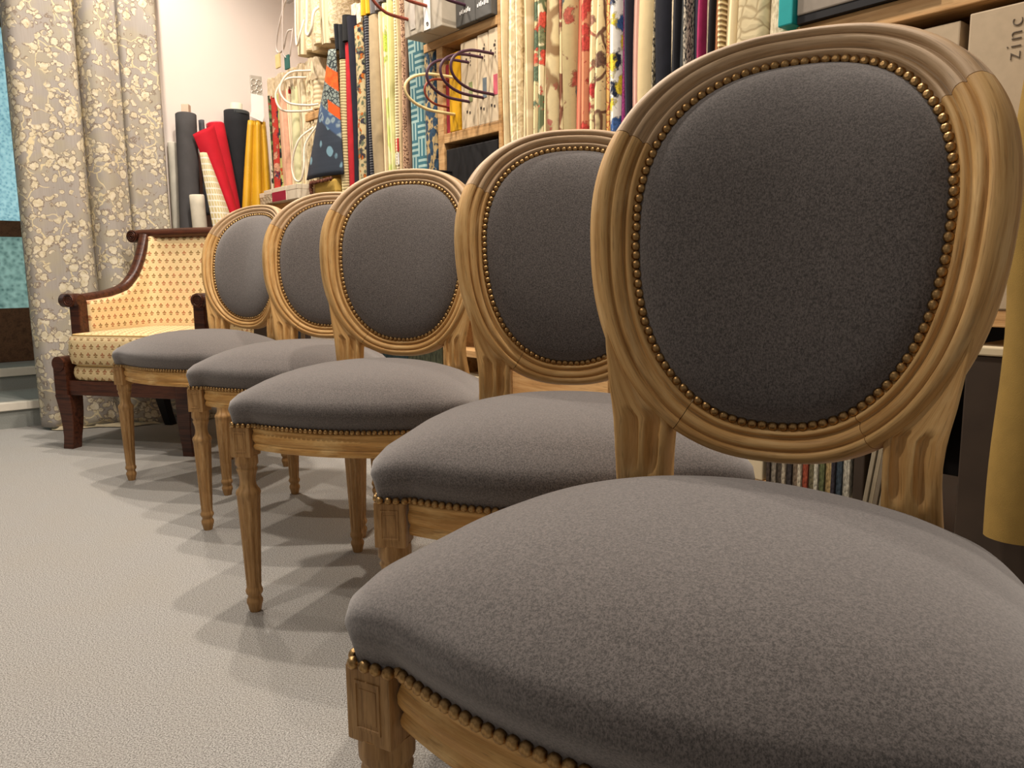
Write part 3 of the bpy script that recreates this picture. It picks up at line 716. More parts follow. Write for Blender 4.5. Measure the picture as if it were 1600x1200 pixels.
def slab(mat, u0, u1, z0, z1, wf, depth=.27, seed=0, header=None, name='hanging_fabric', lab='', group='hanging fabric samples', flare=0, cat='fabric'):
    rnd = random.Random(seed*13+5); uc = (u0+u1)/2; hw = (u1-u0)/2-.0004
    def sec(hw, z, amp):
        r = min(hw, .022); pts = []
        for a in range(7): q = PI/2*a/6; pts.append((-hw+r-r*cos(q), r-r*sin(q)))
        for a in range(7): q = PI/2*a/6; pts.append((hw-r+r*sin(q), r-r*cos(q)))
        pts += [(hw, depth), (-hw, depth)]; return pts
    rows = []; N = 14; ph = rnd.random()*6; am = min(.0022, hw*.14); aw = rnd.uniform(.002, .007)
    for i in range(N+1):
        z = z0+(z1-z0)*i/N; du = .0016*sin(z*9); dw = aw*sin(z*6.3+ph*2)
        rows.append([(p+du, q+dw, z-z0) for p, q in sec(hw*(1+flare*(1-i/N)), z, 0)])
    m = MB(); m.quadgrid(rows, closed_u=True, uvs=lambda i, j: (j*.01, i*(z1-z0)/N)); m.ngon(rows[0][::-1]); m.ngon(rows[-1])
    if header:
        t = thing(name, lab, cat, sh(uc, wf, z0), RZ, group); m.build('cloth', mat, t)
        h = MB(); h.box(-hw*.9, hw*.9, .004, depth*.9, z1-z0-.01, z1-z0+header[1], .002); h.build('header_card', header[0], t); return t
    o = m.build(name, mat, None, loc=sh(uc, wf, z0), rz=RZ)
    return tag(o, lab, cat, group)
P = lambda n, c, **k: plain(n, srgb(*c), .88, 0, k.get('var', .10), k.get('scale', 30), .0005)
CR = srgb(226, 206, 164); CR2 = srgb(216, 196, 156)
def damask(name, c1, c2, scale=26, edge=False):
    t = NT(name, .8); v = t.coord(); w = t.voro(t.warp(v, .05, 14), scale, 'DISTANCE_TO_EDGE' if edge else 'F1')
    k = t.step(w, .03, .09) if edge else t.step(t.math('SINE', t.math('MULTIPLY', w, 18)), -.2, .3)
    t.base(t.mix(k, c2, c1)); t.bump(w, .003); return t.m
def stripes(name, c1, c2, f, axis=0, duty=0, rough=.85, wob=.0):
    t = NT(name, rough); v = t.coord(); v = t.warp(v, wob, 20) if wob else v
    x = t.sep(v)[axis]; k = t.math('SINE', t.math('MULTIPLY', x, f)); t.base(t.mix(t.step(k, duty-.15, duty+.15), c1, c2)); t.bump(k, .0008); return t.m
def fret(name, c1, c2, cell=.062):
    t = NT(name, .8); v = t.coord(); X, Y, Z = t.sep(v); X = t.math('ADD', X, t.math('MULTIPLY', Y, .0))
    ch = t.n('ShaderNodeTexChecker', {'Vector': v, 'Scale': 1/cell}).outputs[1]
    cx = t.math('FLOOR', t.math('DIVIDE', X, cell)); cz = t.math('FLOOR', t.math('DIVIDE', Z, cell))
    par = t.math('MODULO', t.math('ABSOLUTE', t.math('ADD', cx, cz)), 2)
    sx = t.math('SINE', t.math('MULTIPLY', X, 2*PI*3/cell)); sz = t.math('SINE', t.math('MULTIPLY', Z, 2*PI*3/cell))
    k = t.math('ADD', t.math('MULTIPLY', sx, par), t.math('MULTIPLY', sz, t.math('SUBTRACT', 1, par)))
    t.base(t.mix(t.step(k, .0, .3), c1, c2)); return t.m
def spots(name, c1, c2, sx, sz, th=.42, c3=None):
    t = NT(name, .85); v = t.coord('Object', (sx, sx, sz)); d = t.voro(t.warp(v, .3, 1.2), 1)
    c = t.mix(t.step(d, th-.04, th+.02), c2, c1)
    if c3: c = t.mix(t.step(t.noise(v, 2.2, 2), .52, .62), c, c3)
    t.base(c); return t.m
def tweed(name, c1, c2, s=500):
    t = NT(name, .95); v = t.coord('Object', (1, 1, .4)); t.base(t.ramp(t.noise(v, s, 2), [(.4, c1), (.58, c2)])); t.bump(t.noise(v, s, 2), .002); return t.m
RED, GRN, BLU, BRN, PNK, BLK = srgb(176, 44, 40), srgb(96, 104, 74), srgb(64, 84, 100), srgb(122, 78, 58), srgb(202, 96, 96), srgb(26, 26, 30)
ED = [-2.042, -2.028, -1.984, -1.962, -1.935, -1.906, -1.882, -1.857, -1.839, -1.792, -1.771, -1.722, -1.689, -1.66, -1.632, -1.607, -1.573, -1.538, -1.519, -1.503, -1.471, -1.425, -1.418, -1.367, -1.355, -1.338, -1.318, -1.302, -1.269, -1.254, -1.244, -1.231, -1.212, -1.199, -1.169, -1.084, -1.033]
DM = [
 (P('cream_a', (222, 202, 160)), 'plain cream fabric edge hanging directly beside the pale books'),
 (damask('cream_leaf', srgb(226, 208, 170), srgb(204, 184, 142), 24), 'cream fabric with embossed leaf scrolls, second from the pale books'),
 (damask('cream_leaf2', srgb(224, 206, 166), srgb(208, 188, 146), 30), 'narrow cream embossed fabric, third from the pale books'),
 (P('cream_b', (216, 196, 154)), 'flat cream fabric, fourth from the pale books'),
 (stripes('cream_crease', srgb(220, 200, 160), srgb(196, 172, 130), 46, 2, -.94), 'cream fabric with fine horizontal crease lines'),
 (floral('coral_leaf', srgb(214, 196, 148), [srgb(214, 92, 70), srgb(98, 116, 92)], 15, .42), 'cream fabric with coral blooms and grey-green leaves, left one'),
 (floral('coral_leaf2', srgb(222, 206, 166), [srgb(120, 124, 88), srgb(206, 84, 66)], 14, .40, GRN), 'cream fabric with olive leaves and coral peony, right one'),
 (P('cream_c', (226, 208, 160)), 'narrow plain cream fabric left of pink tulip print'),
 (floral('tulip', srgb(228, 208, 160), [srgb(198, 72, 84)], 9, .36, srgb(150, 120, 84), warp=.04), 'cream fabric with large pink tulip and brown stems'),
 (floral('rustflower', srgb(222, 202, 156), [srgb(150, 84, 64)], 13, .36, BRN), 'narrow cream fabric with rust brown flower'),
 (floral('bluebird', srgb(196, 176, 128), [srgb(74, 92, 98), srgb(176, 92, 74)], 12, .36), 'khaki fabric with slate blue flowers and rust leaves'),
 (stripes('terracotta', srgb(190, 100, 74), srgb(206, 134, 104), 420, 0, .2, wob=.004), 'terracotta striped fabric right of khaki floral'),
 (floral('salmon', srgb(206, 132, 96), [srgb(184, 66, 56)], 24, .4), 'salmon fabric with red leaf print'),
 (floral('redsprig', srgb(226, 206, 156), [srgb(182, 60, 58), srgb(150, 110, 90)], 20, .34, srgb(160, 100, 80)), 'cream fabric with crimson flower sprays'),
 (floral('brownvine', srgb(222, 202, 152), [srgb(112, 84, 70)], 18, .3, srgb(110, 80, 62)), 'cream fabric with dark brown vine print'),
 (damask('crackle', srgb(196, 152, 84), srgb(158, 62, 44), 60, True), 'ochre fabric with red giraffe-like crackle'),
 (floral('bold', srgb(232, 226, 214), [srgb(214, 52, 30), srgb(34, 40, 60), srgb(226, 200, 62), srgb(60, 90, 140)], 10, .36), 'white fabric with bold red, yellow and navy flowers'),
 (tweed('purple', srgb(98, 24, 70), srgb(152, 58, 118)), 'purple textured fabric edge beside the bold floral'),
 (P('navy_a', (38, 36, 50)), 'thin navy fabric between purple and pink ones'),
 (P('rose', (196, 150, 136), var=.05), 'dusty pink plain fabric right of the thin navy one'),
 (P('ecru', (222, 200, 152), var=.04), 'wide plain ecru fabric right of dusty pink one'),
 (tweed('speck', srgb(40, 38, 36), srgb(176, 162, 132), 300), 'thin speckled black and cream selvedge edge'),
 (P('ink', (26, 27, 36), var=.2), 'widest blue-black fabric, right of the ecru one'),
 (tweed('ragged', srgb(160, 146, 120), srgb(196, 180, 150), 200), 'thin ragged beige edge right of blue-black fabric'),
 (P('black_a', (22, 22, 26), var=.2), 'black fabric right of the ragged beige edge'),
 (P('graph', (52, 54, 54), var=.2), 'graphite fabric left of the tweed strip'),
 (tweed('tweed', srgb(30, 30, 32), srgb(170, 160, 142), 260), 'black and white tweed strip'),
 (P('navy_b', (28, 28, 40), var=.2), 'dark navy fabric left of the magenta one'),
 (P('magenta', (142, 30, 76), var=.2), 'magenta fabric among the black ones'),
 (tweed('ragged2', srgb(180, 166, 140), srgb(206, 190, 160), 200), 'thin cream frayed edge right of magenta fabric'),
 (P('black_b', (22, 20, 22), var=.2), 'black fabric left of the rust strip'),
 (P('rust', (150, 96, 60), var=.2), 'rust brown fabric strip'),
 (stripes('fringe', srgb(224, 200, 150), srgb(150, 120, 80), 520, 2, .3), 'cream fringed edge right of the rust strip'),
 (spots('reddot', srgb(224, 204, 160), srgb(178, 56, 38), 10, 10, .16), 'cream basket-weave fabric with a red dot'),
 (damask('hexagon', srgb(196, 180, 142), srgb(166, 148, 112), 22, True), 'wide beige fabric with raised honeycomb lines'),
 (tweed('boucle', srgb(178, 164, 134), srgb(214, 200, 170), 160), 'cream boucle fabric at the right end of the row')]
for i, (mt, lab) in enumerate(DM):
    slab(mt, ED[i], ED[i+1], .66+.02*(i % 3), 1.80, WF+(.0, .012, .005, .018)[i % 4], seed=i, lab=lab, group='fabrics hanging in the wide bay')
# bay left of the binders
EB = [-3.162, -3.119, -3.069, -3.014, -2.955, -2.929, -2.893, -2.828, -2.788, -2.745, -2.721, -2.693, -2.657, -2.629, -2.612, -2.499, -2.413]
BM = [
 (stripes('herring', srgb(206, 188, 142), srgb(182, 168, 122), 520, 2, 0, wob=.01), 1.60, 'cream herringbone fabric next to the fish print'),
 (P('scarlet', (186, 38, 46), var=.12), 1.66, 'scarlet fabric fold right of the herringbone'),
 (P('midnight', (30, 30, 42), var=.15), 1.75, 'midnight navy fabric right of the scarlet fold'),
 (floral('busy', srgb(206, 186, 140), [srgb(60, 58, 66), srgb(190, 104, 40), srgb(120, 126, 100)], 34, .36), 1.70, 'cream fabric with dense black and orange flowers'),
 (P('black_c', (26, 26, 34), var=.2), 1.71, 'black fabric left of the pinstripe'),
 (stripes('pin', srgb(34, 34, 40), srgb(110, 110, 112), 620, 2, .7), 1.72, 'black fabric with diagonal grey pinstripe'),
 (P('taupe', (176, 156, 122), var=.08), 1.71, 'wide taupe fabric in soft folds'),
 (P('beige_b', (204, 180, 140), var=.08), 1.71, 'narrow beige fabric right of the taupe one'),
 (floral('lime', srgb(226, 216, 160), [srgb(176, 196, 74)], 12, .34, srgb(186, 196, 110)), 1.73, 'pale yellow fabric with lime green sprigs'),
 (P('palelime', (220, 216, 148), var=.06), 1.74, 'thin pale lime fabric'),
 (stripes('ribbed', srgb(214, 198, 160), srgb(184, 168, 132), 560, 2, 0), 1.75, 'ribbed oatmeal fabric with red label'),
 (P('tan', (182, 158, 118), var=.1), 1.76, 'tan fabric right of the ribbed oatmeal one'),
 (spots('brown_dot', srgb(176, 140, 110), srgb(92, 62, 46), 150, 150, .45), 1.76, 'brown dotted narrow fabric'),
 (P('umber', (120, 92, 74), var=.15), 1.77, 'umber fabric edge left of the teal fretwork'),
 (fret('fretwork', srgb(66, 116, 128), srgb(168, 196, 190)), 1.80, 'teal fabric with pale fretwork pattern'),
 (spots('leopard', srgb(186, 160, 112), srgb(48, 74, 96), 42, 28, .50, srgb(40, 58, 78)), 1.484, 'beige fabric with dark blue leopard spots beside the post')]
for i, (mt, zt, lab) in enumerate(BM):
    o = slab(mt, EB[i], EB[i+1], .70, zt, WF+(.0, .010, .004)[i % 3], seed=40+i, lab=lab, group='fabrics hanging left of the binders')
    if 'red label' in lab:
        m = MB(); m.box(-.011, .011, -.002, .002, .47, .52, .001); m.build('label', P('redlabel', (206, 50, 54)), o)
        m = MB(); m.box(-.012, .013, -.002, .002, .42, .465, .001); m.build('label', PAPER, o)
# short upper tier of that bay
for i, (u0, u1, z0, mt, lab) in enumerate([
    (-2.945, -2.915, 1.725, P('must_b', (202, 156, 30)), 'narrow mustard sample hanging above the pinstripe fabric'),
    (-2.910, -2.878, 1.724, P('must_c', (212, 164, 34)), 'bright mustard sample hanging left of the grey ones'),
    (-2.875, -2.835, 1.714, P('slate_a', (100, 96, 94)), 'leftmost dark grey sample of the upper rail'),
    (-2.832, -2.800, 1.716, P('slate_b', (112, 106, 104)), 'second dark grey sample of the upper rail'),
    (-2.797, -2.765, 1.738, P('slate_c', (98, 92, 92)), 'third dark grey sample of the upper rail'),
    (-2.762, -2.72, 1.756, P('stone_a', (176, 166, 150)), 'stone grey sample of the upper rail'),
    (-2.717, -2.66, 1.765, P('stone_b', (150, 140, 128)), 'warm grey sample of the upper rail, next to the fretwork')]):
    slab(mt, u0, u1, z0, 2.06, WF-.004, seed=70+i, lab=lab, group='short samples on the upper rail')
for i, (u0, u1, z0, zt) in enumerate([(-3.188, -3.165, 1.65, 1.752), (-3.160, -3.122, 1.605, 1.742), (-3.117, -3.072, 1.665, 1.768)]):
    slab(P('black_t%d' % i, (26+i*3, 28+i*2, 32), var=.2), u0, u1, z0, zt, WF+.004, seed=80+i, depth=.2, lab='short black fabric above the fish print, %s of three' % ('left', 'middle', 'right')[i], group='black fabrics above the fish print')
HDR = tweed('speckle_card', srgb(206, 186, 160), srgb(232, 216, 196), 120)
for i, (u0, u1, z0, z1) in enumerate([(-3.052, -3.015, 1.752, 1.80), (-3.010, -2.975, 1.715, 1.79), (-2.972, -2.948, 1.73, 1.80)]):
    m = MB(); m.box(-(u1-u0)/2, (u1-u0)/2, 0, .10, 0, z1-z0, .002); o = m.build('sample_header', HDR, None, loc=sh((u0+u1)/2, WF+.02, z0), rz=RZ)
    tag(o, 'speckled cream sample header, %s of three above the busy floral' % ('left', 'middle', 'right')[i], 'sample card', 'speckled sample headers')
# fish print: a sample flaring out to the side at its foot
def mk_fish():
    t = NT('fish_print', .75, 0, .3); v = t.coord('Object'); X, Y, Z = t.sep(v); z = t.math('ADD', Z, t.math('MULTIPLY', X, .7))
    wv = t.warp(v, .03, 16)
    org = t.ramp(t.noise(v, 40, 2), [(.4, srgb(206, 84, 30)), (.6, srgb(226, 104, 40))])
    cell = t.voro(t.coord('Object', (1, 1, 1.1)), 52, 'DISTANCE_TO_EDGE'); scl = t.mix(t.step(cell, .06, .12), srgb(44, 50, 54), srgb(138, 148, 140))
    blu = t.ramp(t.voro(wv, 26), [(.2, srgb(62, 84, 120)), (.34, srgb(150, 166, 168)), (.5, srgb(70, 92, 124))])
    sea = t.mix(t.math('SUBTRACT', 1, t.step(t.voro(wv, 11), .22, .26)), t.mix(t.noise(t.coord('Object', (3, 3, 60)), 1, 2), srgb(44, 52, 64), srgb(62, 70, 82)), srgb(120, 156, 172))
    c = t.mix(t.step(z, .21, .22), sea, blu); c = t.mix(t.step(z, .285, .29), c, scl); c = t.mix(t.step(z, .40, .405), c, org); c = t.mix(t.step(z, .475, .48), c, scl)
    pat = t.math('MULTIPLY', t.math('MULTIPLY', t.step(z, .288, .29), t.math('SUBTRACT', 1, t.step(z, .335, .34))), t.step(X, .028, .032)); c = t.mix(pat, c, srgb(216, 90, 32))
    t.base(c); return t.m
m = MB(); rows = []; NZ = 24; NK = 20
for i in range(NZ+1):
    t_ = i/NZ; z = .515*(1-t_); ul = .045-.225*t_; ur = .098+.022*t_
    rows.append([(ul+(ur-ul)*k/NK-.02, -.02*sin(PI*k/NK)-.03*t_*(1-k/NK), z) for k in range(NK+1)])
m.quadgrid(rows); o = m.build('fish_print_fabric', mk_fish(), None, loc=sh(-3.217, 1.636, 1.125), rz=RZ); md = o.modifiers.new('t', 'SOLIDIFY'); md.thickness = .006
tag(o, 'flared fabric with orange, grey scales and blue fish print', 'fabric')
FR = plain('brown_fringe', srgb(112, 70, 54), .9, 0, .2); MUSB = plain('mustard_wool', srgb(206, 170, 84), .9, 0, .08)
m = MB(); m.box(-.13, .072, 0, .12, 0, .062, .012); o = m.build('folded_throw', MUSB, None, loc=sh(-3.24, 1.62, 1.0506), rz=RZ)
tag(o, 'folded mustard throw with brown bobble fringe under the fish print', 'throw')
m = MB()
for i in range(26):
    a = -.125+.195*i/25; bm = bmesh.new(); bmesh.ops.create_icosphere(bm, subdivisions=1, radius=.007+.002*random.random()); m.addbm(bm, Matrix.Translation((a, -.012-.006*random.random(), .054+.006*random.random()))); bm.free()
for i in range(10):
    bm = bmesh.new(); bmesh.ops.create_icosphere(bm, subdivisions=1, radius=.009); m.addbm(bm, Matrix.Translation((-.135-.01*random.random(), -.01, .06-.005*i))); bm.free()
q = m.build('fringe', FR, o); q['kind'] = 'stuff'
# far bay: samples with card tops
EA = [-3.972, -3.94, -3.92, -3.892, -3.845, -3.799, -3.754, -3.71, -3.68, -3.644, -3.595, -3.567, -3.532, -3.499, -3.458, -3.419, -3.361]
CARDT = tweed('card_top', srgb(196, 176, 142), srgb(226, 208, 176), 90)
AM = [
 (P('bone', (216, 198, 164)), 'bone coloured sample at the corner end of the card-topped row'),
 (floral('blackwhite', srgb(216, 204, 176), [BLK], 30, .4), 'black and white print sample near the corner'),
 (floral('jungle', srgb(60, 62, 44), [srgb(150, 60, 50), srgb(110, 130, 80)], 26, .4), 'dark green jungle print sample'),
 (floral('redmulti', srgb(190, 60, 50), [srgb(70, 56, 80), srgb(206, 150, 120)], 18, .36), 'red and violet print sample'),
 (floral('limered', srgb(196, 196, 120), [srgb(206, 52, 36), srgb(40, 80, 72), BLK], 16, .34), 'lime sample with red and black graphic print'),
 (stripes('pinkstripe', srgb(220, 182, 150), srgb(206, 160, 130), 300, 0, 0), 'pinkish beige striped sample'),
 (P('salmon_b', (216, 164, 136)), 'salmon pink plain sample'),
 (spots('blackdots', srgb(222, 204, 168), BLK, 24, 14, .2), 'cream sample with scattered black dots'),
 (floral('redscript', srgb(222, 202, 168), [srgb(190, 46, 50)], 24, .3), 'cream sample with red scribbles'),
 (spots('blackmotif', srgb(212, 208, 164), BLK, 14, 8, .2), 'pale green sample with black tulip-like motifs'),
 (stripes('greystripe', srgb(218, 204, 170), srgb(180, 166, 134), 480, 0, .1), 'cream sample with fine grey stripes'),
 (stripes('greystripe2', srgb(212, 196, 158), srgb(176, 158, 124), 360, 0, .1), 'cream sample with wider grey stripes'),
 (P('ivory_a', (222, 206, 172)), 'ivory sample left of the small cross board'),
 (damask('ivory_b', srgb(220, 202, 166), srgb(196, 176, 138), 34), 'ivory embossed sample at the small cross board'),
 (damask('ivory_c', srgb(222, 204, 168), srgb(200, 180, 140), 28), 'ivory leaf sample right of cord loops'),
 (stripes('ivory_d', srgb(220, 202, 166), srgb(198, 178, 140), 300, 2, 0), 'ivory ribbed sample beside the fish print')]
for i, (mt, lab) in enumerate(AM):
    if i == 0: continue
    top = 1.575+.004*(i % 3)
    if i >= 13:
        slab(mt, EA[i], EA[i+1], 1.12, 1.392, WF+.004, depth=.2, seed=160+i, lab=lab.replace('ivory', 'lower ivory'), group='ivory samples under the cross board')
    slab(mt, EA[i], EA[i+1], 1.12 if i < 13 else 1.438, top, WF+(0, .012, .006)[i % 3], depth=.2, seed=100+i, header=(CARDT, .085), lab=lab, group='card-topped samples in the far bay')
EA2 = [-3.522, -3.469, -3.423, -3.36, -3.298, -3.238, -3.191]
for i in range(6):
    slab((damask('upper_ivory%d' % i, srgb(222-4*(i % 2), 206-4*(i % 2), 172), srgb(198, 180, 142), 26+4*i) if i % 2 else stripes('upper_rib%d' % i, srgb(222, 206, 172), srgb(196, 178, 142), 260+40*i, 0, .2)),
         EA2[i], EA2[i+1], 1.69+.012*(i % 2), 2.05, WF-.01+.008*(i % 3), depth=.2, seed=130+i, lab='ivory sample on the top rail, %s from the corner' % ('first', 'second', 'third', 'fourth', 'fifth', 'sixth')[i], group='ivory samples on the top rail')
CORD = plain('white_cord', srgb(232, 218, 196), .6, 0, .03); CORDG = plain('grey_cord', srgb(184, 172, 164), .6, 0, .03)
def cord(pts, r, mat, lab, nm='cord_loop', cat='cord'):
    m = MB(); m.tube(smooth_curve(pts, 8), r, 8); o = m.build(nm, mat, None, rz=RZ); return tag(o, lab, cat, 'cord loops of the sample books')
cord([(-3.53, 1.62, 1.98), (-3.60, 1.60, 1.86), (-3.655, 1.60, 1.765), (-3.64, 1.60, 1.725), (-3.58, 1.60, 1.73), (-3.53, 1.60, 1.79), (-3.51, 1.62, 1.80)], .004, CORDG, 'long grey cord loop hanging in front of white wall')
cord([(-3.52, 1.585, 1.98), (-3.545, 1.585, 1.80), (-3.55, 1.585, 1.70), (-3.525, 1.60, 1.68), (-3.50, 1.60, 1.72), (-3.49, 1.61, 1.80)], .0035, CORDG, 'grey cord hanging close to the ivory samples')
cord([(-3.30, 1.60, 2.0), (-3.30, 1.59, 1.80), (-3.295, 1.58, 1.735), (-3.27, 1.58, 1.715), (-3.24, 1.58, 1.74), (-3.235, 1.59, 1.80), (-3.25, 1.62, 1.83)], .006, CORD, 'thick white cord loop in front of the ivory samples')
cord([(-3.42, 1.60, 2.0), (-3.42, 1.59, 1.76), (-3.39, 1.58, 1.70), (-3.355, 1.58, 1.74), (-3.35, 1.60, 1.80)], .0045, CORD, 'thin white cord loop below the ivory samples')
cord([(-3.45, 1.645, 1.585), (-3.50, 1.57, 1.575), (-3.53, 1.53, 1.51), (-3.50, 1.54, 1.44), (-3.44, 1.60, 1.43), (-3.40, 1.645, 1.435)], .005, CORD, 'left cream ring handle over the striped samples')
cord([(-3.40, 1.645, 1.605), (-3.44, 1.56, 1.59), (-3.46, 1.52, 1.52), (-3.43, 1.54, 1.46), (-3.37, 1.60, 1.445), (-3.34, 1.645, 1.45)], .005, CORD, 'right cream ring handle over the striped samples')
cord([(-3.40, 1.645, 1.36), (-3.42, 1.58, 1.30), (-3.46, 1.56, 1.20), (-3.44, 1.56, 1.13), (-3.40, 1.57, 1.12), (-3.38, 1.58, 1.18), (-3.40, 1.60, 1.28), (-3.37, 1.645, 1.36)], .0045, CORD, 'drooping cream cord loop low beside the fish print')
for i, (u, z, c, lab) in enumerate([(-3.635, 1.685, (206, 186, 130), 'small tan tag at the foot of the grey cord'), (-3.535, 1.66, (50, 96, 88), 'small green tag on the card-topped samples')]):
    m = MB(); m.box(-.022, .022, -.004, .004, -.03, .03, .001); tag(m.build('paper_tag', P('tag%d' % i, c), None, loc=sh(u, 1.595, z), rz=RZ), lab, 'tag')
WHT = plain('white_box', srgb(226, 214, 190), .6, 0, .04); LACE = damask('lace_box', srgb(206, 190, 160), srgb(160, 146, 120), 50)
for i, (u0, u1, z1, mt, lab) in enumerate([(-3.955, -3.90, 1.105, LACE, 'leftmost small lace-patterned box on the corner shelf'), (-3.895, -3.81, 1.115, LACE, 'taller lace-patterned box on the corner shelf'),
    (-3.80, -3.63, 1.117, WHT, 'white topped box with crimson side on the corner shelf'), (-3.62, -3.50, 1.116, WHT, 'plain off-white box at right end of corner shelf')]):
    m = MB(); m.box(-(u1-u0)/2, (u1-u0)/2, 0, .14, 0, z1-1.0506, .003); o = m.build('small_box', mt, None, loc=sh((u0+u1)/2, 1.60, 1.0506), rz=RZ); tag(o, lab, 'box', 'small boxes on the corner shelf')
    m = MB(); m.box(-(u1-u0)/2-.001, (u1-u0)/2+.001, -.001, .141, z1-1.05-.022, z1-1.05+.001, .002); m.build('lid', WHT, o)
    if i == 2: m = MB(); m.box(-(u1-u0)/2+.005, (u1-u0)/2-.005, -.0015, .01, .004, .048); m.build('crimson_side', P('crimson', (160, 34, 58)), o)

# ------------------------------------------------------------------ binders and books
def book(nm, lab, mat, u0, u1, z0, z1, w0, depth, cat='book', group=None, c=.003):
    z0 += .0004
    m = MB(); m.box(-(u1-u0)/2, (u1-u0)/2, 0, depth, 0, z1-z0, c); o = m.build(nm, mat, None, loc=sh((u0+u1)/2, w0, z0), rz=RZ); return tag(o, lab, cat, group)
def handle(par, mat, zc, r, ext, rad=.0042, du=0):
    pts = [(du, .004, zc+r)]+[(du, -ext*(.12+.88*abs(cos(q))**.75), zc+r*sin(q)) for q in [PI/2*(1-k/6) for k in range(1, 12)]]+[(du, .004, zc-r)]
    m = MB(); m.tube(smooth_curve(pts, 5), rad, 8); return m.build('loop_handle', mat, par)
PURP = plain('plum_cord', srgb(70, 42, 58), .5, 0, .05); CREMC = plain('cream_cord', srgb(226, 204, 150), .5, 0, .04); BROWNC = plain('chestnut_cord', srgb(136, 66, 50), .5, 0, .05); BLKC = plain('black_cord', srgb(22, 20, 22), .5)
LINEN = plain('linen_cover', srgb(214, 194, 162), .85, 0, .02, 60); YELC = plain('yellow_cover', srgb(216, 162, 14), .6, 0, .05); REDC = plain('raspberry_cover', srgb(166, 50, 62), .7, 0, .06)
INK = plain('print_ink', srgb(60, 50, 44), .7)
b = book('sample_book', 'raspberry red sample book beside the wooden post', REDC, -2.368, -2.338, 1.19, 1.425, WF+.01, .24, group='looped sample books'); handle(b, BROWNC, .135, .045, .10, .004)
b = book('sample_book', 'yellow sample book with cream ring handle', YELC, -2.334, -2.274, 1.19, 1.452, WF+.0, .24, group='looped sample books'); handle(b, CREMC, .118, .062, .20, .005)
for i, (u0, u1, z1, lc, w_) in enumerate([(-2.268, -2.178, 1.474, (140, 146, 96), 'olive'), (-2.174, -2.116, 1.479, (112, 122, 128), 'slate'), (-2.113, -2.062, 1.483, (206, 96, 110), 'pink')]):
    b = book('sample_book', 'linen covered sample book with %s square on its spine' % w_, LINEN, u0, u1, 1.19, z1, WF+.004, .24, group='looped sample books')
    handle(b, PURP, .15, .064, .17, .0048)
    m = MB(); m.box(.0, .020, -.0012, .002, .085, .148); m.build('spine_label', P('lab_'+w_, lc), b)
    for k, (dx, dz) in enumerate(((-.012, .225), (.006, .24), (.004, .05), (-.012, .055))):
        m = MB(); m.box(dx-.0035, dx+.0035, -.001, .002, dz-.004, dz+.004); m.build('printed_mark', INK, b)
    for k in range(5): m = MB(); m.box(-.0015+.011, .0015+.011, -.001, .002, .2+.012*k, .207+.012*k); m.build('printed_mark', INK, b)
b = book('sample_book', 'large black sample book on the shelf under looped books', BLACK, -2.365, -2.07, .70, 1.135, WF+.004, .26); handle(b, BLKC, .30, .055, .15, .005, -.12)
bx_ = None
GRYB = plain('putty_binder', srgb(176, 166, 148), .5, 0, .04); DGB = plain('dark_grey_cover', srgb(88, 86, 82), .6, 0, .05); SIL = plain('silver_strip', srgb(206, 198, 186), .25, .2, .03)
b = book('binder', 'putty grey binder with silver strip, left of its neighbour', GRYB, -2.47, -2.365, 1.5176, 1.84, WF-.09, .32, 'binder', 'binders on the upper shelf'); handle(b, BROWNC, .16, .10, .16, .0055, -.03)
m = MB(); m.box(-.012, .018, -.002, .002, .02, .32); m.build('spine_strip', SIL, b)
b = book('binder', 'putty grey binder with white card pocket', GRYB, -2.362, -2.262, 1.5176, 1.84, WF-.075, .32, 'binder', 'binders on the upper shelf'); handle(b, BROWNC, .17, .09, .16, .0055, -.03)
m = MB(); m.box(-.05, -.012, -.006, -.003, .004, .165); q = m.build('card_pocket', PAPER, b)
m = MB(); m.tube([(-.026+.005*cos(k*PI/6), -.007, .022+.005*sin(k*PI/6)) for k in range(13)], .0012, 5); m.build('ring_mark', INK, b)
for i, (u0, u1) in enumerate([(-2.258, -2.152), (-2.149, -2.066)]):
    b = book('sample_book', 'dark grey sample book with faint white lettering, %s' % ('next to the putty binders' if i == 0 else 'at the right end of upper shelf'), DGB, u0, u1, 1.5176, 1.82, WF-.02, .26, 'book', 'dark grey sample books')
    if i == 0: handle(b, PURP, .16, .10, .16, .005)
    for k in range(7): m = MB(); m.box(-.03+.009*k, -.0255+.009*k, -.0012, .002, .035+.002*(k % 2), .045+.003*(k % 3)); m.build('white_lettering', PAPER, b)
# right bay
TEAL = plain('teal_cover', srgb(30, 150, 150), .5, 0, .05); TAUPE = plain('taupe_board', srgb(186, 166, 138), .8, 0, .05, 50); GREYC = plain('grey_board', srgb(142, 132, 120), .8, 0, .05, 50)
b = book('sample_book', 'teal sample book at the left end of the right-hand shelf', TEAL, -1.030, -.995, 1.2325, 1.60, WF-.028, .27)
for k in range(5): m = MB(); m.box(-.004, .003, -.0012, .002, .07+.012*k, .079+.012*k); m.build('white_lettering', PAPER, b)
b = book('sample_book', 'large grey board sample book lying against the teal one', GREYC, -.992, -.70, 1.25, 1.60, WF-.015, .27)
m = MB(); m.box(-.146, .146, .002, .27, -.0175, 0, .001); m.build('black_base', BLACK, b)
b = book('sample_book', 'taupe sample book behind the nearest chair, left of the lettered one', TAUPE, -.86, -.662, .6226, 1.168, WF+.01, .26)
zb_ = book('sample_book', 'taupe sample book with vertical grey lettering at the right edge', TAUPE, -.642, -.47, .6226, 1.172, WF-.002, .26)
cu = bpy.data.curves.new('lettering', 'FONT'); cu.body = 'zinc'; cu.size = .038; cu.extrude = .0006; cu.align_x = 'LEFT'; cu.space_character = 1.25; cu.offset = -.0008
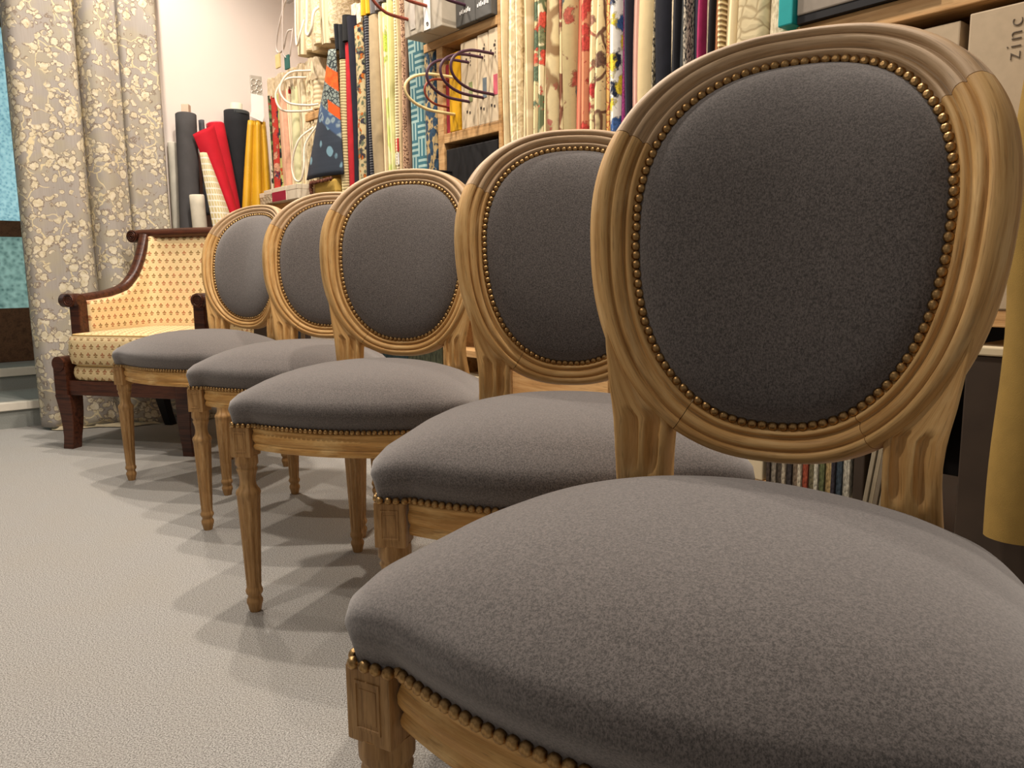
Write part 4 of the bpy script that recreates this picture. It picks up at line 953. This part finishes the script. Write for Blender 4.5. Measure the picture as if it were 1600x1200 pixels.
to = bpy.data.objects.new('tmp', cu); COL.objects.link(to); bpy.context.view_layer.update()
me = bpy.data.meshes.new_from_object(to.evaluated_get(bpy.context.evaluated_depsgraph_get())); bpy.data.objects.remove(to)
me.name = 'lettering'; lt = put(me, 'lettering', plain('grey_ink', srgb(104, 92, 78), .8), zb_)
lt.matrix_local = Matrix.Translation((.004, -.0008, .450)) @ Matrix(((0, -1, 0, 0), (0, 0, -1, 0), (1, 0, 0, 0), (0, 0, 0, 1)))
# low items seen between and below the chair backs
o = book('storage_box', 'dark storage box with cream lid in low right bay', DARKBOX, -.602, -.47, .0505, .535, WF-.01, .3, 'box')
m = MB(); m.box(-.0665, .0665, -.004, .3, .485, .502, .003); m.build('lid', CREAMPAINT, o)
m = MB(); m.tube(smooth_curve([(.03, .006, .502), (.035, .0, .53), (.055, .0, .535), (.06, .006, .502)], 6), .004, 8); m.build('metal_handle', RAILM, o)
OLIVE = plain('olive_cloth', srgb(144, 116, 58), .9, 0, .08, 25, .0006)
m = MB(); rows = []
for i in range(31):
    z = .205+1.02*i/30; rr = .040+.004*sin(i*.4)-.008*(i/30)
    rows.append([(rr*cos(q)*1.15+.004*sin(i*.25), -.045+rr*sin(q)*.9+.03*(i/30)*0, z) for q in [2*PI*k/26 for k in range(26)]])
m.quadgrid(rows, closed_u=True); m.ngon(rows[0][::-1]); m.ngon(rows[-1])
tag(m.build('hanging_fabric', OLIVE, None, loc=sh(-.487, 1.640, 0), rz=RZ), 'olive gold length of cloth hanging rolled at the right edge', 'fabric')
o = book('storage_box', 'cream box on the low shelf seen under the nearest chair back', CREAMPAINT, -1.125, -1.045, .19, .42, WF+.0, .25, 'box')
cols = [(74, 62, 54), (150, 140, 124), (88, 78, 66), (176, 164, 142), (66, 60, 58), (130, 112, 92), (196, 184, 160), (170, 84, 60), (120, 112, 84), (206, 200, 180), (112, 118, 80), (186, 160, 110), (60, 54, 60), (70, 82, 92), (200, 194, 176)]
u = -1.035
names = ['dark brown', 'stone', 'umber', 'light taupe', 'charcoal', 'brown tweed', 'ivory', 'rust', 'olive grey', 'white', 'green cord', 'gold cord', 'plum black', 'blue grey', 'pale']
for i, c in enumerate(cols):
    wdt = .0095+.003*(i % 3); mt = tweed('trim%d' % i, tuple(x*.5 for x in srgb(*c)[:3])+(1,), srgb(*c), 220)
    o = book('trim_sample', '%s trimming sample in the low row under the nearest chair back' % names[i], mt, u, u+wdt, .19, .36+.01*(i % 3), WF+.004*(i % 3), .2, 'sample', 'trimming samples on the low shelf', c=.002); u += wdt+.0012
o = book('folder', 'dark folder leaning right of the trimming samples', DARKBOX, u+.006, u+.030, .19, .40, WF+.01, .22, 'folder')
u += .034
for i in range(7):
    c = [(150, 138, 116), (172, 158, 132), (120, 108, 90), (184, 168, 138), (146, 130, 106), (206, 188, 154), (160, 146, 120)][i]
    o = book('pattern_card', 'beige pattern card, %s of seven leaning by the back post' % ('first', 'second', 'third', 'fourth', 'fifth', 'sixth', 'last')[i], P('card%d' % i, c), u, u+.009, .19, .42, WF+.004*(i % 2), .2, 'card', 'leaning pattern cards', c=.001)
    o.rotation_euler = (0, .13, RZ); u += .0112
for i, (u0, u1, c, w_) in enumerate([(-3.72, -3.66, (52, 56, 62), 'dark slate'), (-3.655, -3.61, (120, 96, 66), 'brown'), (-3.605, -3.56, (70, 58, 50), 'umber'), (-3.54, -3.30, (214, 204, 186), 'off-white')]):
    book('storage_box', '%s box low between the two farthest chair backs' % w_, P('lowbox%d' % i, c), u0, u1, .1906, .47, WF+.0, .25, 'box')
for i, (u0, u1, c, w_) in enumerate([(-2.86, -2.66, (36, 56, 60), 'dark teal'), (-2.655, -2.42, (78, 82, 62), 'green speckled')]):
    book('storage_box', '%s box on the low shelf behind the middle chair' % w_, tweed('lowb%d' % i, tuple(x*.5 for x in srgb(*c)[:3])+(1,), srgb(*c), 80), u0, u1, .1906, .43, WF+.0, .25, 'box')
for i in range(6):
    c = [(196, 180, 150), (120, 112, 90), (206, 194, 168), (90, 84, 76), (176, 160, 128), (200, 186, 156)][i]
    book('magazine', 'flat magazine, %s from the bottom of the low stack behind second chair' % ('first', 'second', 'third', 'fourth', 'fifth', 'sixth')[i], P('mag%d' % i, c), -2.35+.01*(i % 2), -2.08, .19+.024*i, .211+.024*i, WF+.006*(i % 3), .24, 'magazine', 'stacked magazines', c=.002)
o = book('storage_box', 'added dark box filling the dark gap behind the farthest chair', DARKBOX, -3.86, -3.62, 0, .50, 1.40, .10, 'box')  # added filler that turns the gap in front of the red roll dark
